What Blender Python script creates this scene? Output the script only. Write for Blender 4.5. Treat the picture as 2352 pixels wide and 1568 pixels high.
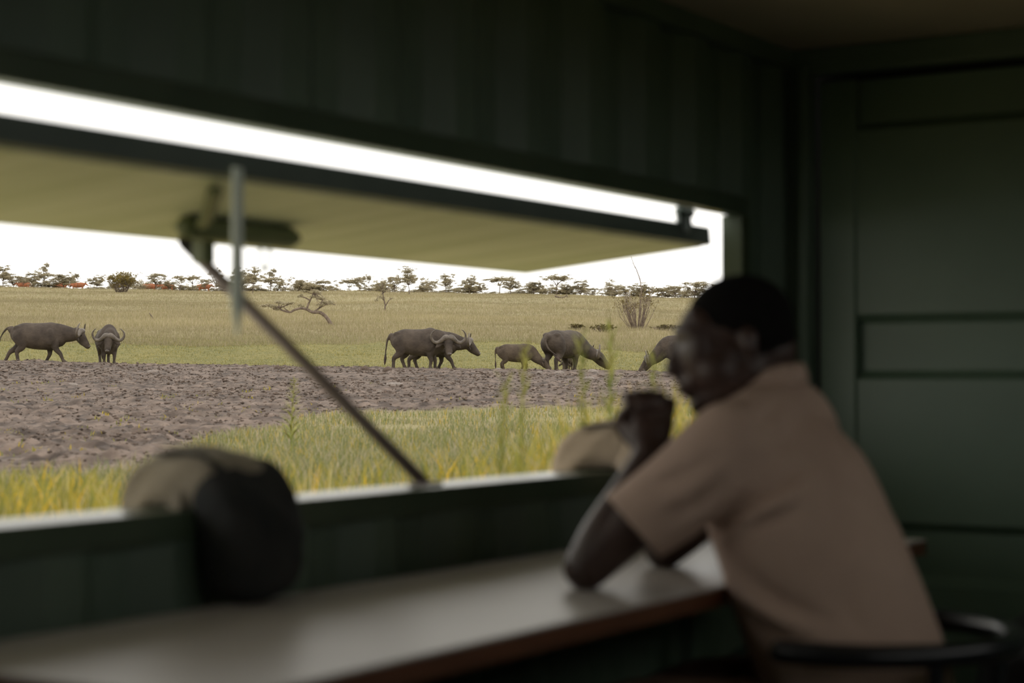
import bpy, bmesh, math, random
import numpy as np
from mathutils import Vector, Matrix

for o in list(bpy.data.objects):
    bpy.data.objects.remove(o, do_unlink=True)
scene = bpy.context.scene
COL = scene.collection
PI = math.pi

# ------------------------------------------------------------------ camera
# photograph frame 2352 x 1568; focal length in pixels and eye level from the
# vanishing points of the container.  X runs along the window wall, Y points
# out through the window, Z up, the eye is the origin.
FPX, CX, CY, HOR = 4150.0, 1176.0, 784.0, 867.0
YAW = math.radians(31.8)
FWD = Vector((math.cos(YAW), math.sin(YAW), 0))
RGT = Vector((math.sin(YAW), -math.cos(YAW), 0))
FLOOR, CEIL, DESK, SILL = -1.45, 0.925, -0.375, -0.218
cd = bpy.data.cameras.new('camera')
cam = bpy.data.objects.new('camera', cd)
COL.objects.link(cam)
cd.sensor_width = 36.0
cd.lens = 36.0 * FPX / 2352.0
cd.clip_start, cd.clip_end = 0.05, 2000
pitch = math.atan((HOR - CY) / FPX)
look = FWD * math.cos(pitch) + Vector((0, 0, math.sin(pitch)))
cam.rotation_euler = look.to_track_quat('-Z', 'Y').to_euler()
cd.dof.use_dof = True
cd.dof.focus_distance = 62.0
cd.dof.aperture_fstop = 2.8
cd.dof.aperture_blades = 9
scene.camera = cam

# ------------------------------------------------------------------ light
w = bpy.data.worlds.new('overcast_sky')
scene.world = w
w.use_nodes = True
bg = w.node_tree.nodes['Background']
bg.inputs[0].default_value = (1.0, 0.975, 0.92, 1)
bg.inputs[1].default_value = 1.9
vs = scene.view_settings
vs.view_transform = 'Standard'
vs.look = 'None'
vs.gamma = 1.0
vs.use_curve_mapping = False
vs.exposure = 0.0

# ------------------------------------------------------------------ helpers
def lin(r, g, b):
    f = lambda c: (c / 255 / 12.92) if c <= 10.3 else ((c / 255 + .055) / 1.055) ** 2.4
    return (f(r), f(g), f(b), 1)

def lino(r, g, b):
    return tuple(c * 1.32 for c in lin(r, g, b)[:3]) + (1,)

def mat(name, c1, c2=None, scale=8.0, rough=0.7, bump=0.0, bscale=None, spec=0.5, detail=6.0,
        stretch=None, lo=.35, hi=.65, metallic=0.0, transl=0.0):
    m = bpy.data.materials.new(name)
    m.use_nodes = True
    nt = m.node_tree
    p = nt.nodes['Principled BSDF']
    p.inputs['Roughness'].default_value = rough
    p.inputs['Specular IOR Level'].default_value = spec
    p.inputs['Metallic'].default_value = metallic
    tc = nt.nodes.new('ShaderNodeTexCoord')
    src = tc.outputs['Object']
    if stretch:
        mp = nt.nodes.new('ShaderNodeMapping')
        mp.inputs['Scale'].default_value = stretch
        nt.links.new(src, mp.inputs[0])
        src = mp.outputs[0]
    n = nt.nodes.new('ShaderNodeTexNoise')
    n.inputs['Scale'].default_value = scale
    n.inputs['Detail'].default_value = detail
    nt.links.new(src, n.inputs['Vector'])
    r = nt.nodes.new('ShaderNodeValToRGB')
    r.color_ramp.elements[0].position = lo
    r.color_ramp.elements[1].position = hi
    r.color_ramp.elements[0].color = c1
    r.color_ramp.elements[1].color = c2 or c1
    nt.links.new(n.outputs[0], r.inputs[0])
    nt.links.new(r.outputs[0], p.inputs['Base Color'])
    if bump:
        n2 = nt.nodes.new('ShaderNodeTexNoise')
        n2.inputs['Scale'].default_value = bscale or scale * 4
        n2.inputs['Detail'].default_value = 6
        nt.links.new(src, n2.inputs['Vector'])
        b = nt.nodes.new('ShaderNodeBump')
        b.inputs['Strength'].default_value = bump
        b.inputs['Distance'].default_value = 0.02
        nt.links.new(n2.outputs[0], b.inputs['Height'])
        nt.links.new(b.outputs[0], p.inputs['Normal'])
    return m

def attr_mat(name, attr, rough=.8, transl=.25, spec=.2):
    m = bpy.data.materials.new(name)
    m.use_nodes = True
    nt = m.node_tree
    p = nt.nodes['Principled BSDF']
    out = nt.nodes['Material Output']
    p.inputs['Roughness'].default_value = rough
    p.inputs['Specular IOR Level'].default_value = spec
    a = nt.nodes.new('ShaderNodeAttribute')
    a.attribute_name = attr
    nt.links.new(a.outputs['Color'], p.inputs['Base Color'])
    if transl:
        t = nt.nodes.new('ShaderNodeBsdfTranslucent')
        nt.links.new(a.outputs['Color'], t.inputs[0])
        mx = nt.nodes.new('ShaderNodeMixShader')
        mx.inputs[0].default_value = transl
        nt.links.new(p.outputs[0], mx.inputs[1])
        nt.links.new(t.outputs[0], mx.inputs[2])
        nt.links.new(mx.outputs[0], out.inputs[0])
    return m

def tag(o, label=None, cat=None, group=None, kind=None):
    if label: o['label'] = label
    if cat: o['category'] = cat
    if group: o['group'] = group
    if kind: o['kind'] = kind
    return o

def link(name, me, m, parent=None, smooth=False):
    o = bpy.data.objects.new(name, me)
    COL.objects.link(o)
    if m is not None and not me.materials:
        me.materials.append(m)
    if parent: o.parent = parent
    if smooth:
        me.polygons.foreach_set('use_smooth', [True] * len(me.polygons))
    return o

def empty(name, loc=(0, 0, 0), rz=0.0):
    o = bpy.data.objects.new(name, None)
    o.empty_display_size = .1
    o.location = loc
    o.rotation_euler = (0, 0, rz)
    COL.objects.link(o)
    return o

def np_mesh(name, verts, faces, nper):
    """fast mesh from numpy arrays; all faces have nper corners"""
    me = bpy.data.meshes.new(name)
    verts = np.asarray(verts, np.float32); faces = np.asarray(faces, np.int32)
    nf = len(faces)
    me.vertices.add(len(verts)); me.vertices.foreach_set('co', verts.ravel())
    me.loops.add(nf * nper); me.loops.foreach_set('vertex_index', faces.ravel())
    me.polygons.add(nf)
    me.polygons.foreach_set('loop_start', np.arange(0, nf * nper, nper, dtype=np.int32))
    me.update(calc_edges=True)
    return me

def catmull(P, n):
    P = np.asarray(P, float)
    if n <= 1 or len(P) < 3:
        return P
    out = []
    Q = np.vstack([2 * P[0] - P[1], P, 2 * P[-1] - P[-2]])
    for i in range(1, len(Q) - 2):
        a, b, c, d = Q[i - 1], Q[i], Q[i + 1], Q[i + 2]
        for k in range(n):
            t = k / n
            out.append(.5 * ((2 * b) + (c - a) * t + (2 * a - 5 * b + 4 * c - d) * t * t + (3 * b - a - 3 * c + d) * t ** 3))
    out.append(P[-1])
    return np.array(out)

class MB:
    """collects shapes; build() links them as ONE mesh object"""
    def __init__(s): s.v = []; s.f = []
    def add(s, v, f):
        o = len(s.v)
        s.v += [tuple(p) for p in v]
        s.f += [tuple(i + o for i in q) for q in f]
    def box(s, lo, hi, M=None, bev=0.0):
        x0, y0, z0 = lo; x1, y1, z1 = hi
        if bev:
            b = bev; v = []; f = []
            # chamfered box: 24 vertices
            bm = bmesh.new()
            bmesh.ops.create_cube(bm, size=1)
            for q in bm.verts:
                q.co = Vector(((x0 + x1) / 2 + q.co.x * (x1 - x0), (y0 + y1) / 2 + q.co.y * (y1 - y0), (z0 + z1) / 2 + q.co.z * (z1 - z0)))
            bmesh.ops.bevel(bm, geom=bm.edges[:], offset=b, segments=2, affect='EDGES', profile=.5)
            bm.verts.index_update()
            v = [q.co.copy() for q in bm.verts]; f = [[l.index for l in q.verts] for q in bm.faces]
            bm.free()
        else:
            v = [Vector(p) for p in ((x0, y0, z0), (x1, y0, z0), (x1, y1, z0), (x0, y1, z0), (x0, y0, z1), (x1, y0, z1), (x1, y1, z1), (x0, y1, z1))]
            f = [(0, 3, 2, 1), (4, 5, 6, 7), (0, 1, 5, 4), (1, 2, 6, 5), (2, 3, 7, 6), (3, 0, 4, 7)]
        if M is not None: v = [M @ p for p in v]
        s.add(v, f); return s
    def sweep(s, pts, rad, n=16, seg=4, side=None, M=None, cap=True, power=2.0):
        """closed tube along pts; rad = list of r or (r_side, r_normal)"""
        R = np.array([(r, r) if np.isscalar(r) else r for r in rad], float)
        P = np.array([tuple(p) for p in pts], float)
        D = catmull(np.hstack([P, R]), seg)
        P, R = D[:, :3], np.maximum(D[:, 3:], 1e-4)
        T = np.gradient(P, axis=0); T /= np.linalg.norm(T, axis=1)[:, None] + 1e-12
        rings = []
        if cap:
            m0, m1 = R[0].min(), R[-1].min()
            pre = [(P[0] - T[0] * m0 * a, R[0] * b, T[0]) for a, b in ((.92, .38), (.7, .72), (.35, .94))]
            post = [(P[-1] + T[-1] * m1 * a, R[-1] * b, T[-1]) for a, b in ((.35, .94), (.7, .72), (.92, .38))]
        else: pre = post = []
        allr = pre + list(zip(P, R, T)) + post
        S = None; V = []
        for p, r, t in allr:
            if side is not None: a = np.array(side, float)
            elif S is None: a = np.array((0, 1., 0)) if abs(t[1]) < .9 else np.array((1., 0, 0))
            else: a = S
            S = a - t * a.dot(t); S /= np.linalg.norm(S) + 1e-12
            N = np.cross(t, S)
            for k in range(n):
                th = 2 * PI * k / n; c, q = math.cos(th), math.sin(th)
                if power != 2.0:
                    c = math.copysign(abs(c) ** (2 / power), c); q = math.copysign(abs(q) ** (2 / power), q)
                V.append(p + S * r[0] * c + N * r[1] * q)
        m = len(allr); F = []
        for i in range(m - 1):
            for k in range(n):
                F.append((i * n + k, i * n + (k + 1) % n, (i + 1) * n + (k + 1) % n, (i + 1) * n + k))
        F.append(tuple(range(n))[::-1]); F.append(tuple((m - 1) * n + k for k in range(n)))
        V = [Vector(p) for p in V]
        if M is not None: V = [M @ p for p in V]
        s.add(V, F); return s
    def ball(s, c, r, M=None, n=14, m=9):
        r = (r, r, r) if np.isscalar(r) else r
        V = [Vector((c[0], c[1], c[2] - r[2]))]
        for i in range(1, m):
            a = -PI / 2 + PI * i / m
            for k in range(n):
                t = 2 * PI * k / n
                V.append(Vector((c[0] + r[0] * math.cos(a) * math.cos(t), c[1] + r[1] * math.cos(a) * math.sin(t), c[2] + r[2] * math.sin(a))))
        V.append(Vector((c[0], c[1], c[2] + r[2]))); L = len(V) - 1
        F = [(0, 1 + (k + 1) % n, 1 + k) for k in range(n)]
        for i in range(m - 2):
            for k in range(n):
                F.append((1 + i * n + k, 1 + i * n + (k + 1) % n, 1 + (i + 1) * n + (k + 1) % n, 1 + (i + 1) * n + k))
        F += [(L, L - n + k, L - n + (k + 1) % n) for k in range(n)]
        if M is not None: V = [M @ p for p in V]
        s.add(V, F); return s
    def cone(s, p0, p1, r0, r1, n=5):
        p0, p1 = Vector(p0), Vector(p1)
        d = (p1 - p0).normalized() if (p1 - p0).length > 1e-9 else Vector((0, 0, 1))
        a = d.orthogonal().normalized(); b = d.cross(a)
        V = [p0 + (a * math.cos(2 * PI * k / n) + b * math.sin(2 * PI * k / n)) * r0 for k in range(n)]
        V += [p1 + (a * math.cos(2 * PI * k / n) + b * math.sin(2 * PI * k / n)) * r1 for k in range(n)]
        F = [(k, (k + 1) % n, n + (k + 1) % n, n + k) for k in range(n)]
        F += [tuple(range(n))[::-1], tuple(range(n, 2 * n))]
        s.add(V, F); return s
    def mesh(s, name):
        me = bpy.data.meshes.new(name)
        me.from_pydata([tuple(p) for p in s.v], [], s.f)
        me.update()
        return me
    def build(s, name, m, parent=None, smooth=False):
        return link(name, s.mesh(name), m, parent, smooth)

def remesh(mb, name, voxel, smooth=3, fac=.5):
    me = mb.mesh('tmp'); ob = bpy.data.objects.new('tmp', me); COL.objects.link(ob)
    r = ob.modifiers.new('r', 'REMESH'); r.mode = 'VOXEL'; r.voxel_size = voxel; r.use_smooth_shade = True
    if smooth:
        q = ob.modifiers.new('s', 'SMOOTH'); q.iterations = smooth; q.factor = fac
    dg = bpy.context.evaluated_depsgraph_get()
    out = bpy.data.meshes.new_from_object(ob.evaluated_get(dg), depsgraph=dg)
    out.name = name
    bpy.data.objects.remove(ob); bpy.data.meshes.remove(me)
    return out

def get_co(me):
    a = np.empty(len(me.vertices) * 3, np.float32); me.vertices.foreach_get('co', a); return a.reshape(-1, 3)
def set_co(me, a):
    me.vertices.foreach_set('co', np.asarray(a, np.float32).ravel()); me.update()

def vnoise(x, y, seed=0):
    xi = np.floor(x).astype(np.int64); yi = np.floor(y).astype(np.int64)
    fx = x - xi; fy = y - yi
    fx = fx * fx * (3 - 2 * fx); fy = fy * fy * (3 - 2 * fy)
    def h(i, j):
        k = (i * 374761393 + j * 668265263 + seed * 974634541) & 0x7fffffff
        k = ((k ^ (k >> 13)) * 1274126177) & 0x7fffffff
        return ((k ^ (k >> 16)) & 0xffff) / 65535.0
    return (h(xi, yi) * (1 - fx) + h(xi + 1, yi) * fx) * (1 - fy) + (h(xi, yi + 1) * (1 - fx) + h(xi + 1, yi + 1) * fx) * fy
def fbm(x, y, oct=4, seed=0):
    s = 0; a = .5; tot = 0
    for i in range(oct):
        s = s + a * vnoise(x * 2 ** i, y * 2 ** i, seed + i * 17); tot += a; a *= .5
    return s / tot

def sstep(a, b, x):
    t = np.clip((x - a) / (b - a), 0, 1); return t * t * (3 - 2 * t)

# ------------------------------------------------------------------ terrain
PU = [-30, 0, 6, 10, 14, 20, 27, 40, 50, 56, 58.5, 60.5, 64, 67, 72, 85, 100, 130, 160, 200, 225, 240, 262, 340]
PZ = [-.60, -.60, -.60, -.62, -.61, -.555, -.45, -.18, .03, .17, .235, .19, .20, .34, .78, 1.84, 2.76, 4.4, 6.1, 8.75, 10.35, 11.0, 11.3, 10.6]
_u = np.linspace(-30, 340, 3701); _z = np.interp(_u, PU, PZ)
for wdt, sel in ((61, _u > 70), (21, _u <= 70)):
    k = np.hanning(wdt + 2)[1:-1]; k /= k.sum()
    zz = np.convolve(np.pad(_z, wdt // 2, mode='edge'), k, 'valid')
    t = sstep(64, 76, _u); _z = _z * (1 - t) + zz * t if wdt == 61 else _z * t + zz * (1 - t)
CX0, CX1, CY0, CY1 = -1.2, 4.87, -.45, 2.15   # container footprint

def world(u, v):
    return FWD.x * u + RGT.x * v, FWD.y * u + RGT.y * v

def ground(u, v, detail=False):
    u = np.asarray(u, float); v = np.asarray(v, float)
    z = np.interp(u, _u, _z)
    z = z - v * sstep(30, 56, u) * (.0165 - .0045 * sstep(60, 200, u))
    z = z + (fbm(u * .05 + 9, v * .05 + 3, 3, 5) - .5) * .9 * sstep(75, 130, u)
    x, y = world(u, v)
    dx = np.maximum(np.maximum(CX0 - x, x - CX1), 0); dy = np.maximum(np.maximum(CY0 - y, y - CY1), 0)
    d = np.hypot(dx, dy); s = sstep(.02, .7, d)
    z = z * s + (-1.75) * (1 - s)
    if detail:
        m = mudmask(u, v)
        big = fbm(u * .45, v * .45, 3, 11) - .5
        mid = np.abs(fbm(u * 1.7, v * 1.7, 4, 23) - .5) * 2
        fine = fbm(u * 4.5, v * 4.5, 3, 37)
        z = z + m * (big * .10 + (.35 - mid) * .06 * sstep(.35, .7, fbm(u * .25 + 4, v * .3, 3, 2) + .12) + np.maximum(fine - .5, 0) * .22)
        g = 1 - m
        z = z + g * sstep(62, 75, u) * (fbm(u * 1.2, v * 1.2, 3, 41) - .5) * .12
    return z

def mudmask(u, v):
    near = np.interp(v / np.maximum(u, 3) * FPX + CX, [-400, 0, 300, 520, 760, 1150, 1600, 2400], [10.5, 11.5, 12.5, 16.5, 25, 27, 26, 24])
    near = near + (fbm(u * .3, v * .35, 3, 71) - .5) * 7
    far = 59.6 + (fbm(v * .35 + 30, u * .02, 3, 83) - .5) * 2.2
    return sstep(-1.2, 1.2, u - near) * (1 - sstep(-.25, .35, u - far))

def gp(px, u, dz=0.0):
    """ground point under photo column px at distance u"""
    v = (px - CX) / FPX * u
    x, y = world(u, v)
    return Vector((float(x), float(y), float(ground(u, v)) + dz))

def u_at(px, py):
    """distance at which the hillside ground shows at pixel (px, py)"""
    us = np.linspace(66, 240, 800)
    ys = HOR - FPX * ground(us, (px - CX) / FPX * us) / us
    return float(us[np.argmin(np.abs(ys - py))])

rows = np.concatenate([np.linspace(-14, 3, 12)[:-1], np.linspace(3, 11, 50)[:-1], 1 / np.linspace(1 / 11, 1 / 55, 330)[:-1],
                       np.linspace(55, 66, 66)[:-1], np.linspace(66, 110, 70)[:-1], np.linspace(110, 262, 60), [275, 300, 335]])
cols = np.linspace(-.47, .47, 560)
U, S_ = np.meshgrid(rows, cols, indexing='ij')
V = S_ * (np.maximum(U, -6) + 15.0)
Xw, Yw = world(U, V)
Z = ground(U, V, True)
nr, nc = U.shape
idx = np.arange(nr * nc).reshape(nr, nc)
F = np.stack([idx[:-1, :-1], idx[:-1, 1:], idx[1:, 1:], idx[1:, :-1]], -1).reshape(-1, 4)[:, ::-1]
me = np_mesh('ground', np.stack([Xw, Yw, Z], -1).reshape(-1, 3), F, 4)
a = me.attributes.new('mud', 'FLOAT', 'POINT'); a.data.foreach_set('value', mudmask(U, V).astype(np.float32).ravel())
gr = sstep(60, 64, U) * (1 - sstep(80, 90, U + (fbm(U * .1, V * .12, 3, 3) - .5) * 14)) + .35 * (1 - sstep(20, 40, U))
a = me.attributes.new('lush', 'FLOAT', 'POINT'); a.data.foreach_set('value', np.clip(gr, 0, 1).astype(np.float32).ravel())

_dx = np.maximum(np.maximum(CX0 - Xw, Xw - CX1), 0); _dy = np.maximum(np.maximum(CY0 - Yw, Yw - CY1), 0)
a = me.attributes.new('bounce_earth', 'FLOAT', 'POINT'); a.data.foreach_set('value', (1 - sstep(2.2, 4.2, np.hypot(_dx, _dy))).astype(np.float32).ravel())

def ground_material():
    m = bpy.data.materials.new('savanna_ground'); m.use_nodes = True
    nt = m.node_tree; N = nt.nodes; L = nt.links
    p = N['Principled BSDF']; p.inputs['Roughness'].default_value = .9; p.inputs['Specular IOR Level'].default_value = .2
    tc = N.new('ShaderNodeTexCoord')
    def noise(sc, det=6):
        n = N.new('ShaderNodeTexNoise'); n.inputs['Scale'].default_value = sc; n.inputs['Detail'].default_value = det
        L.new(tc.outputs['Object'], n.inputs['Vector']); return n.outputs[0]
    def ramp(src, c0, c1, a=.35, b=.65):
        r = N.new('ShaderNodeValToRGB'); r.color_ramp.elements[0].position = a; r.color_ramp.elements[1].position = b
        r.color_ramp.elements[0].color = c0; r.color_ramp.elements[1].color = c1; L.new(src, r.inputs[0]); return r.outputs[0]
    def mix(f, a, b):
        x = N.new('ShaderNodeMix'); x.data_type = 'RGBA'
        if hasattr(f, 'links'): L.new(f, x.inputs[0])
        else: x.inputs[0].default_value = f
        L.new(a, x.inputs[6]); L.new(b, x.inputs[7]); return x.outputs[2]
    def at(n):
        q = N.new('ShaderNodeAttribute'); q.attribute_name = n; return q.outputs['Fac']
    mud = mix(.62, ramp(noise(.35), lino(50, 42, 37), lino(100, 87, 79)), ramp(noise(3.5, 14), lino(30, 25, 22), lino(114, 100, 90)))
    dry = mix(.5, ramp(noise(.12), lino(114, 106, 76), lino(128, 119, 89)), ramp(noise(2.5), lino(106, 99, 68), lino(134, 125, 94)))
    lush = mix(.5, ramp(noise(.35), lino(88, 87, 50), lino(108, 101, 60)), ramp(noise(5), lino(76, 77, 44), lino(118, 108, 60)))
    c = mix(at('lush'), dry, lush); c = mix(at('mud'), c, mud)
    c = mix(at('bounce_earth'), c, ramp(noise(2), lin(186, 172, 132), lin(204, 190, 150)))   # pale earth added out of view to bounce light onto the flap
    L.new(c, p.inputs['Base Color'])
    b = N.new('ShaderNodeBump'); b.inputs['Strength'].default_value = 1.0; b.inputs['Distance'].default_value = .16
    L.new(noise(3.5, 10), b.inputs['Height']); L.new(b.outputs[0], p.inputs['Normal'])
    return m
tag(link('ground', me, ground_material(), smooth=True), 'savanna ground rising from dug mud to a grassy hillside', 'ground', kind='structure')
rng = np.random.default_rng(7)

# ------------------------------------------------------------------ container
GREEN = mat('green_wall_paint', lin(86, 103, 88), lin(96, 113, 97), 3, rough=.45, spec=.4, bump=.04, bscale=30)
GREEN_GLOSS = mat('green_frame_paint', lin(62, 76, 60), lin(74, 88, 70), 4, rough=.28, spec=.5)
JAMB = mat('dark_jamb_paint', lin(56, 68, 46), lin(64, 76, 52), 4, rough=.6)
GREEN_DOOR = mat('green_door_paint', lin(82, 102, 84), lin(94, 114, 95), 2, rough=.4, spec=.45, bump=.03, bscale=20)
PALE_GREEN = mat('pale_green_paint', lin(226, 238, 226), lin(236, 246, 234), 6, rough=.4)
FLAP_GREEN = mat('olive_flap_paint', lin(208, 216, 180), lin(234, 238, 212), 2.5, rough=.55, stretch=(6, .4, 1))
CEILM = mat('ceiling_board', lin(170, 160, 144), lin(180, 170, 153), 2, rough=.8)
PLY = mat('floor_plywood', lin(78, 60, 44), lin(96, 74, 54), 5, rough=.7, stretch=(.3, 3, 1))
BLACKGAP = mat('near_black', lin(16, 17, 16), lin(22, 22, 20), 9, rough=.8)
WX0, WX1, WZ0, WZ1, WY = 0.25, 4.433, SILL, .437, 2.03
LX = -1.1; RX = 4.77; BY = -.32

def corrugated(name, x0, x1, z0, z1, y, out, m, parent=None):
    """trapezoid-corrugated sheet with thickness; out = +1/-1 outward direction of the troughs"""
    p, d, th = .278, .036, .004
    xs = [x0]; prof = [(0, 0), (.072, 0), (.139, 1), (.211, 1), (.278, 0)]
    k = math.floor(x0 / p)
    pts = []
    while k * p < x1:
        for a, b in prof[:-1]: pts.append((k * p + a, b))
        k += 1
    pts.append((k * p, 0))
    f = lambda x: np.interp(x, [q[0] for q in pts], [q[1] for q in pts])
    xx = [x0] + [q[0] for q in pts if x0 + .002 < q[0] < x1 - .002] + [x1]
    V = []; F = []
    for x in xx:
        yy = y + out * d * float(f(x))
        V += [(x, yy, z0), (x, yy, z1), (x, yy + out * th, z1), (x, yy + out * th, z0)]
    for i in range(len(xx) - 1):
        a, b = i * 4, i * 4 + 4
        for j in range(4):
            F.append((a + j, a + (j + 1) % 4, b + (j + 1) % 4, b + j))
    F.append((0, 1, 2, 3)); F.append(tuple(len(V) - 4 + j for j in (3, 2, 1, 0)))
    mb = MB(); mb.add(V, F)
    return mb.build(name, m, parent)

wf = empty('wall_front', (0, 0, 0)); tag(wf, 'dark green corrugated steel wall holding the long window', 'wall', kind='structure')
corrugated('corrugated_sheet', LX, RX, WZ1 + .03, CEIL, WY, 1, GREEN, wf)
corrugated('corrugated_sheet', LX, RX, FLOOR, WZ0 - .03, WY, 1, GREEN, wf)
corrugated('corrugated_sheet', LX, WX0 - .02, WZ0 - .03, WZ1 + .03, WY, 1, GREEN, wf)
corrugated('corrugated_sheet', WX1 + .02, RX, WZ0 - .03, WZ1 + .03, WY, 1, GREEN, wf)
b = MB(); b.box((LX, WY - .02, CEIL - .05), (RX, WY + .05, CEIL + .02)); b.build('top_rail', GREEN, wf)
b = MB(); b.box((LX, WY - .02, FLOOR - .02), (RX, WY + .05, FLOOR + .1)); b.build('bottom_rail', GREEN, wf)

win = empty('window_1', (0, 0, 0)); tag(win, 'long unglazed viewing window with green steel frame', 'window', kind='structure')
MB().box((WX0 - .05, WY - .012, WZ0 - .05), (WX1 + .05, 2.135, WZ0), bev=.004).build('sill', GREEN_GLOSS, win)
MB().box((WX0 - .05, WY - .008, WZ1), (WX1 + .05, 2.075, WZ1 + .05), bev=.006).build('lintel', GREEN_GLOSS, win)
MB().box((WX1, WY - .008, WZ0), (WX1 + .05, 2.085, WZ1), bev=.004).build('jamb', JAMB, win)
MB().box((WX0 - .05, WY - .008, WZ0), (WX0, 2.085, WZ1), bev=.004).build('jamb', JAMB, win)

wb = empty('wall_back'); tag(wb, 'dark green corrugated steel wall behind the viewer with an added light slit', 'wall', kind='structure')
SX0, SX1, SZ0, SZ1 = .3, 4.0, .16, .42      # slit opening added behind the viewer to brighten the interior
for (x0, x1, z0, z1) in ((LX, RX, FLOOR, SZ0), (LX, RX, SZ1, CEIL), (LX, SX0, SZ0, SZ1), (SX1, RX, SZ0, SZ1)):
    corrugated('corrugated_sheet', x0, x1, z0, z1, BY, -1, GREEN, wb)
wl = empty('wall_left'); tag(wl, 'dark green closed container end', 'wall', kind='structure')
for (y0, y1, z0, z1) in ((BY, .45, FLOOR, CEIL), (1.3, WY, FLOOR, CEIL), (.45, 1.3, FLOOR, CEIL)):
    MB().box((LX - .05, y0, z0), (LX, y1, z1)).build('end_panel', GREEN, wl)
tag(MB().box((LX - .05, BY - .05, CEIL), (RX + .06, WY + .06, CEIL + .05)).build('ceiling', CEILM), 'plain brown-grey ceiling board', 'ceiling', kind='structure')
fl = empty('floor'); tag(fl, 'brown plywood floor of the hide', 'floor', kind='structure')
for i in range(5):
    x0 = LX + i * 1.175
    MB().box((x0 + .002, BY, FLOOR - .03), (min(x0 + 1.173, RX), WY, FLOOR)).build('plank', PLY, fl)

# right end: steel door leaf with horizontal ribs, in a deep frame
wr = empty('wall_right'); tag(wr, 'dark green steel end wall with door frame', 'wall', kind='structure')
MB().box((RX + .05, BY - .03, FLOOR), (RX + .08, WY + .04, CEIL)).build('end_plate', BLACKGAP, wr)  # near-black plate standing behind the gaps around the door
MB().box((RX - .03, BY, CEIL - .075), (RX + .02, WY, CEIL), bev=.006).build('header', GREEN, wr)
MB().box((RX - .02, WY - .035, FLOOR), (RX + .02, WY + .0, CEIL - .05), bev=.006).build('corner_post', GREEN, wr)
MB().box((RX - .055, WY - .075, FLOOR), (RX + .02, WY - .045, CEIL - .05), bev=.006).build('corner_post', GREEN, wr)
MB().box((RX - .02, BY, FLOOR), (RX + .02, BY + .05, CEIL - .05), bev=.006).build('corner_post', GREEN, wr)
d1 = empty('door_1', (RX, 0, 0)); tag(d1, 'dark green ribbed steel door closing the container end', 'door', kind='structure')
DY1, DY0 = WY - .095, .86
MB().box((-.01, DY1 - .105, FLOOR + .05), (.03, DY1, .83), bev=.005).build('stile', GREEN_DOOR, d1)
MB().box((-.01, DY0, FLOOR + .05), (.03, DY0 + .1, .83), bev=.005).build('stile', GREEN_DOOR, d1)
MB().box((-.01, DY0 + .1, FLOOR + .05), (.03, DY1 - .105, FLOOR + .15), bev=.005).build('rail', GREEN_DOOR, d1)
# ribbed panel profile in z
zs = [(FLOOR + .15, .0), (-1.13, .0), (-1.10, .028), (-.98, .028), (-.95, .0), (-.565, .0), (-.54, .028), (-.42, .028), (-.395, .0),
      (-.005, .0), (.02, .028), (.15, .028), (.176, .0), (.685, .0), (.71, .028), (.83, .028)]
V = []; F = []
for z, dx in zs:
    V += [(.0 + dx, DY0 + .1, z), (.0 + dx, DY1 - .105, z), (.0 + dx + .004, DY1 - .105, z), (.0 + dx + .004, DY0 + .1, z)]
for i in range(len(zs) - 1):
    for j in range(4): F.append((4 * i + j, 4 * i + (j + 1) % 4, 4 * i + 4 + (j + 1) % 4, 4 * i + 4 + j))
b = MB(); b.add(V, F); b.build('ribbed_panel', GREEN_DOOR, d1)
MB().box((-.01, BY + .06, FLOOR + .05), (.03, DY0 - .012, .83), bev=.005).build('second_leaf', GREEN_DOOR, d1)

# ------------------------------------------------------------------ window flap
DARKFR = mat('flap_frame_paint', lin(84, 94, 88), lin(94, 104, 97), 5, rough=.5)
MID_GREEN = mat('latch_green_paint', lin(88, 98, 66), lin(104, 112, 78), 6, rough=.5)
fa = math.atan2(.058, .58)
flap = empty('window_flap', (0, 2.10, .38)); flap.rotation_euler = (-fa, 0, 0)
tag(flap, 'olive steel window flap propped open above the view', 'shutter')
FX0, FX1, FLN = .30, 4.40, .585
MB().box((FX0, 0, -.024), (FX1, .03, .024), bev=.003).build('near_rail', DARKFR, flap)
MB().box((FX0 + .002, .03, -.026), (FX1 - .002, FLN, -.016)).build('panel', FLAP_GREEN, flap)
MB().box((FX0, FLN - .04, -.016), (FX1, FLN, .024)).build('outer_rail', FLAP_GREEN, flap)
MB().box((FX1 - .04, .03, -.016), (FX1, FLN - .04, .024)).build('side_rail', FLAP_GREEN, flap)
MB().box((FX0, .03, -.016), (FX0 + .04, FLN - .04, .024)).build('side_rail', FLAP_GREEN, flap)
for hx in (.8, 4.245):
    h = MB(); h.box((hx - .03, -.004, .02), (hx + .02, .008, .062)); h.sweep([(hx - .035, -.006, .052), (hx + .03, -.006, .052)], [.013, .013], n=10, seg=1)
    h.box((hx - .012, -.02, -.0), (hx + .006, .0, .05))
    h.build('hinge', DARKFR, flap)
def inflap(x, y, z): # eye-space point into the flap's frame
    return flap_inv @ Vector((x, y, z))
flap_inv = (Matrix.Translation((0, 2.10, .38)) @ Matrix.Rotation(-fa, 4, 'X')).inverted()
def bar(a, b_, wx, name, m, parent, bev=0):
    mb = MB(); mb.cone(a, b_, wx, wx, 8); return mb.build(name, m, parent, True)
bl = MB(); bl.sweep([inflap(2.69, 2.42, .297), inflap(3.0, 2.42, .297)], [.024, .024], n=14, seg=1)
bolt = bl.build('slide_bolt', MID_GREEN, flap, True)
MB().sweep([inflap(2.96, 2.42, .297), inflap(3.025, 2.42, .297)], [.013, .013], n=10, seg=1).build('bolt_tip', BLACKGAP, bolt, True)
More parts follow.
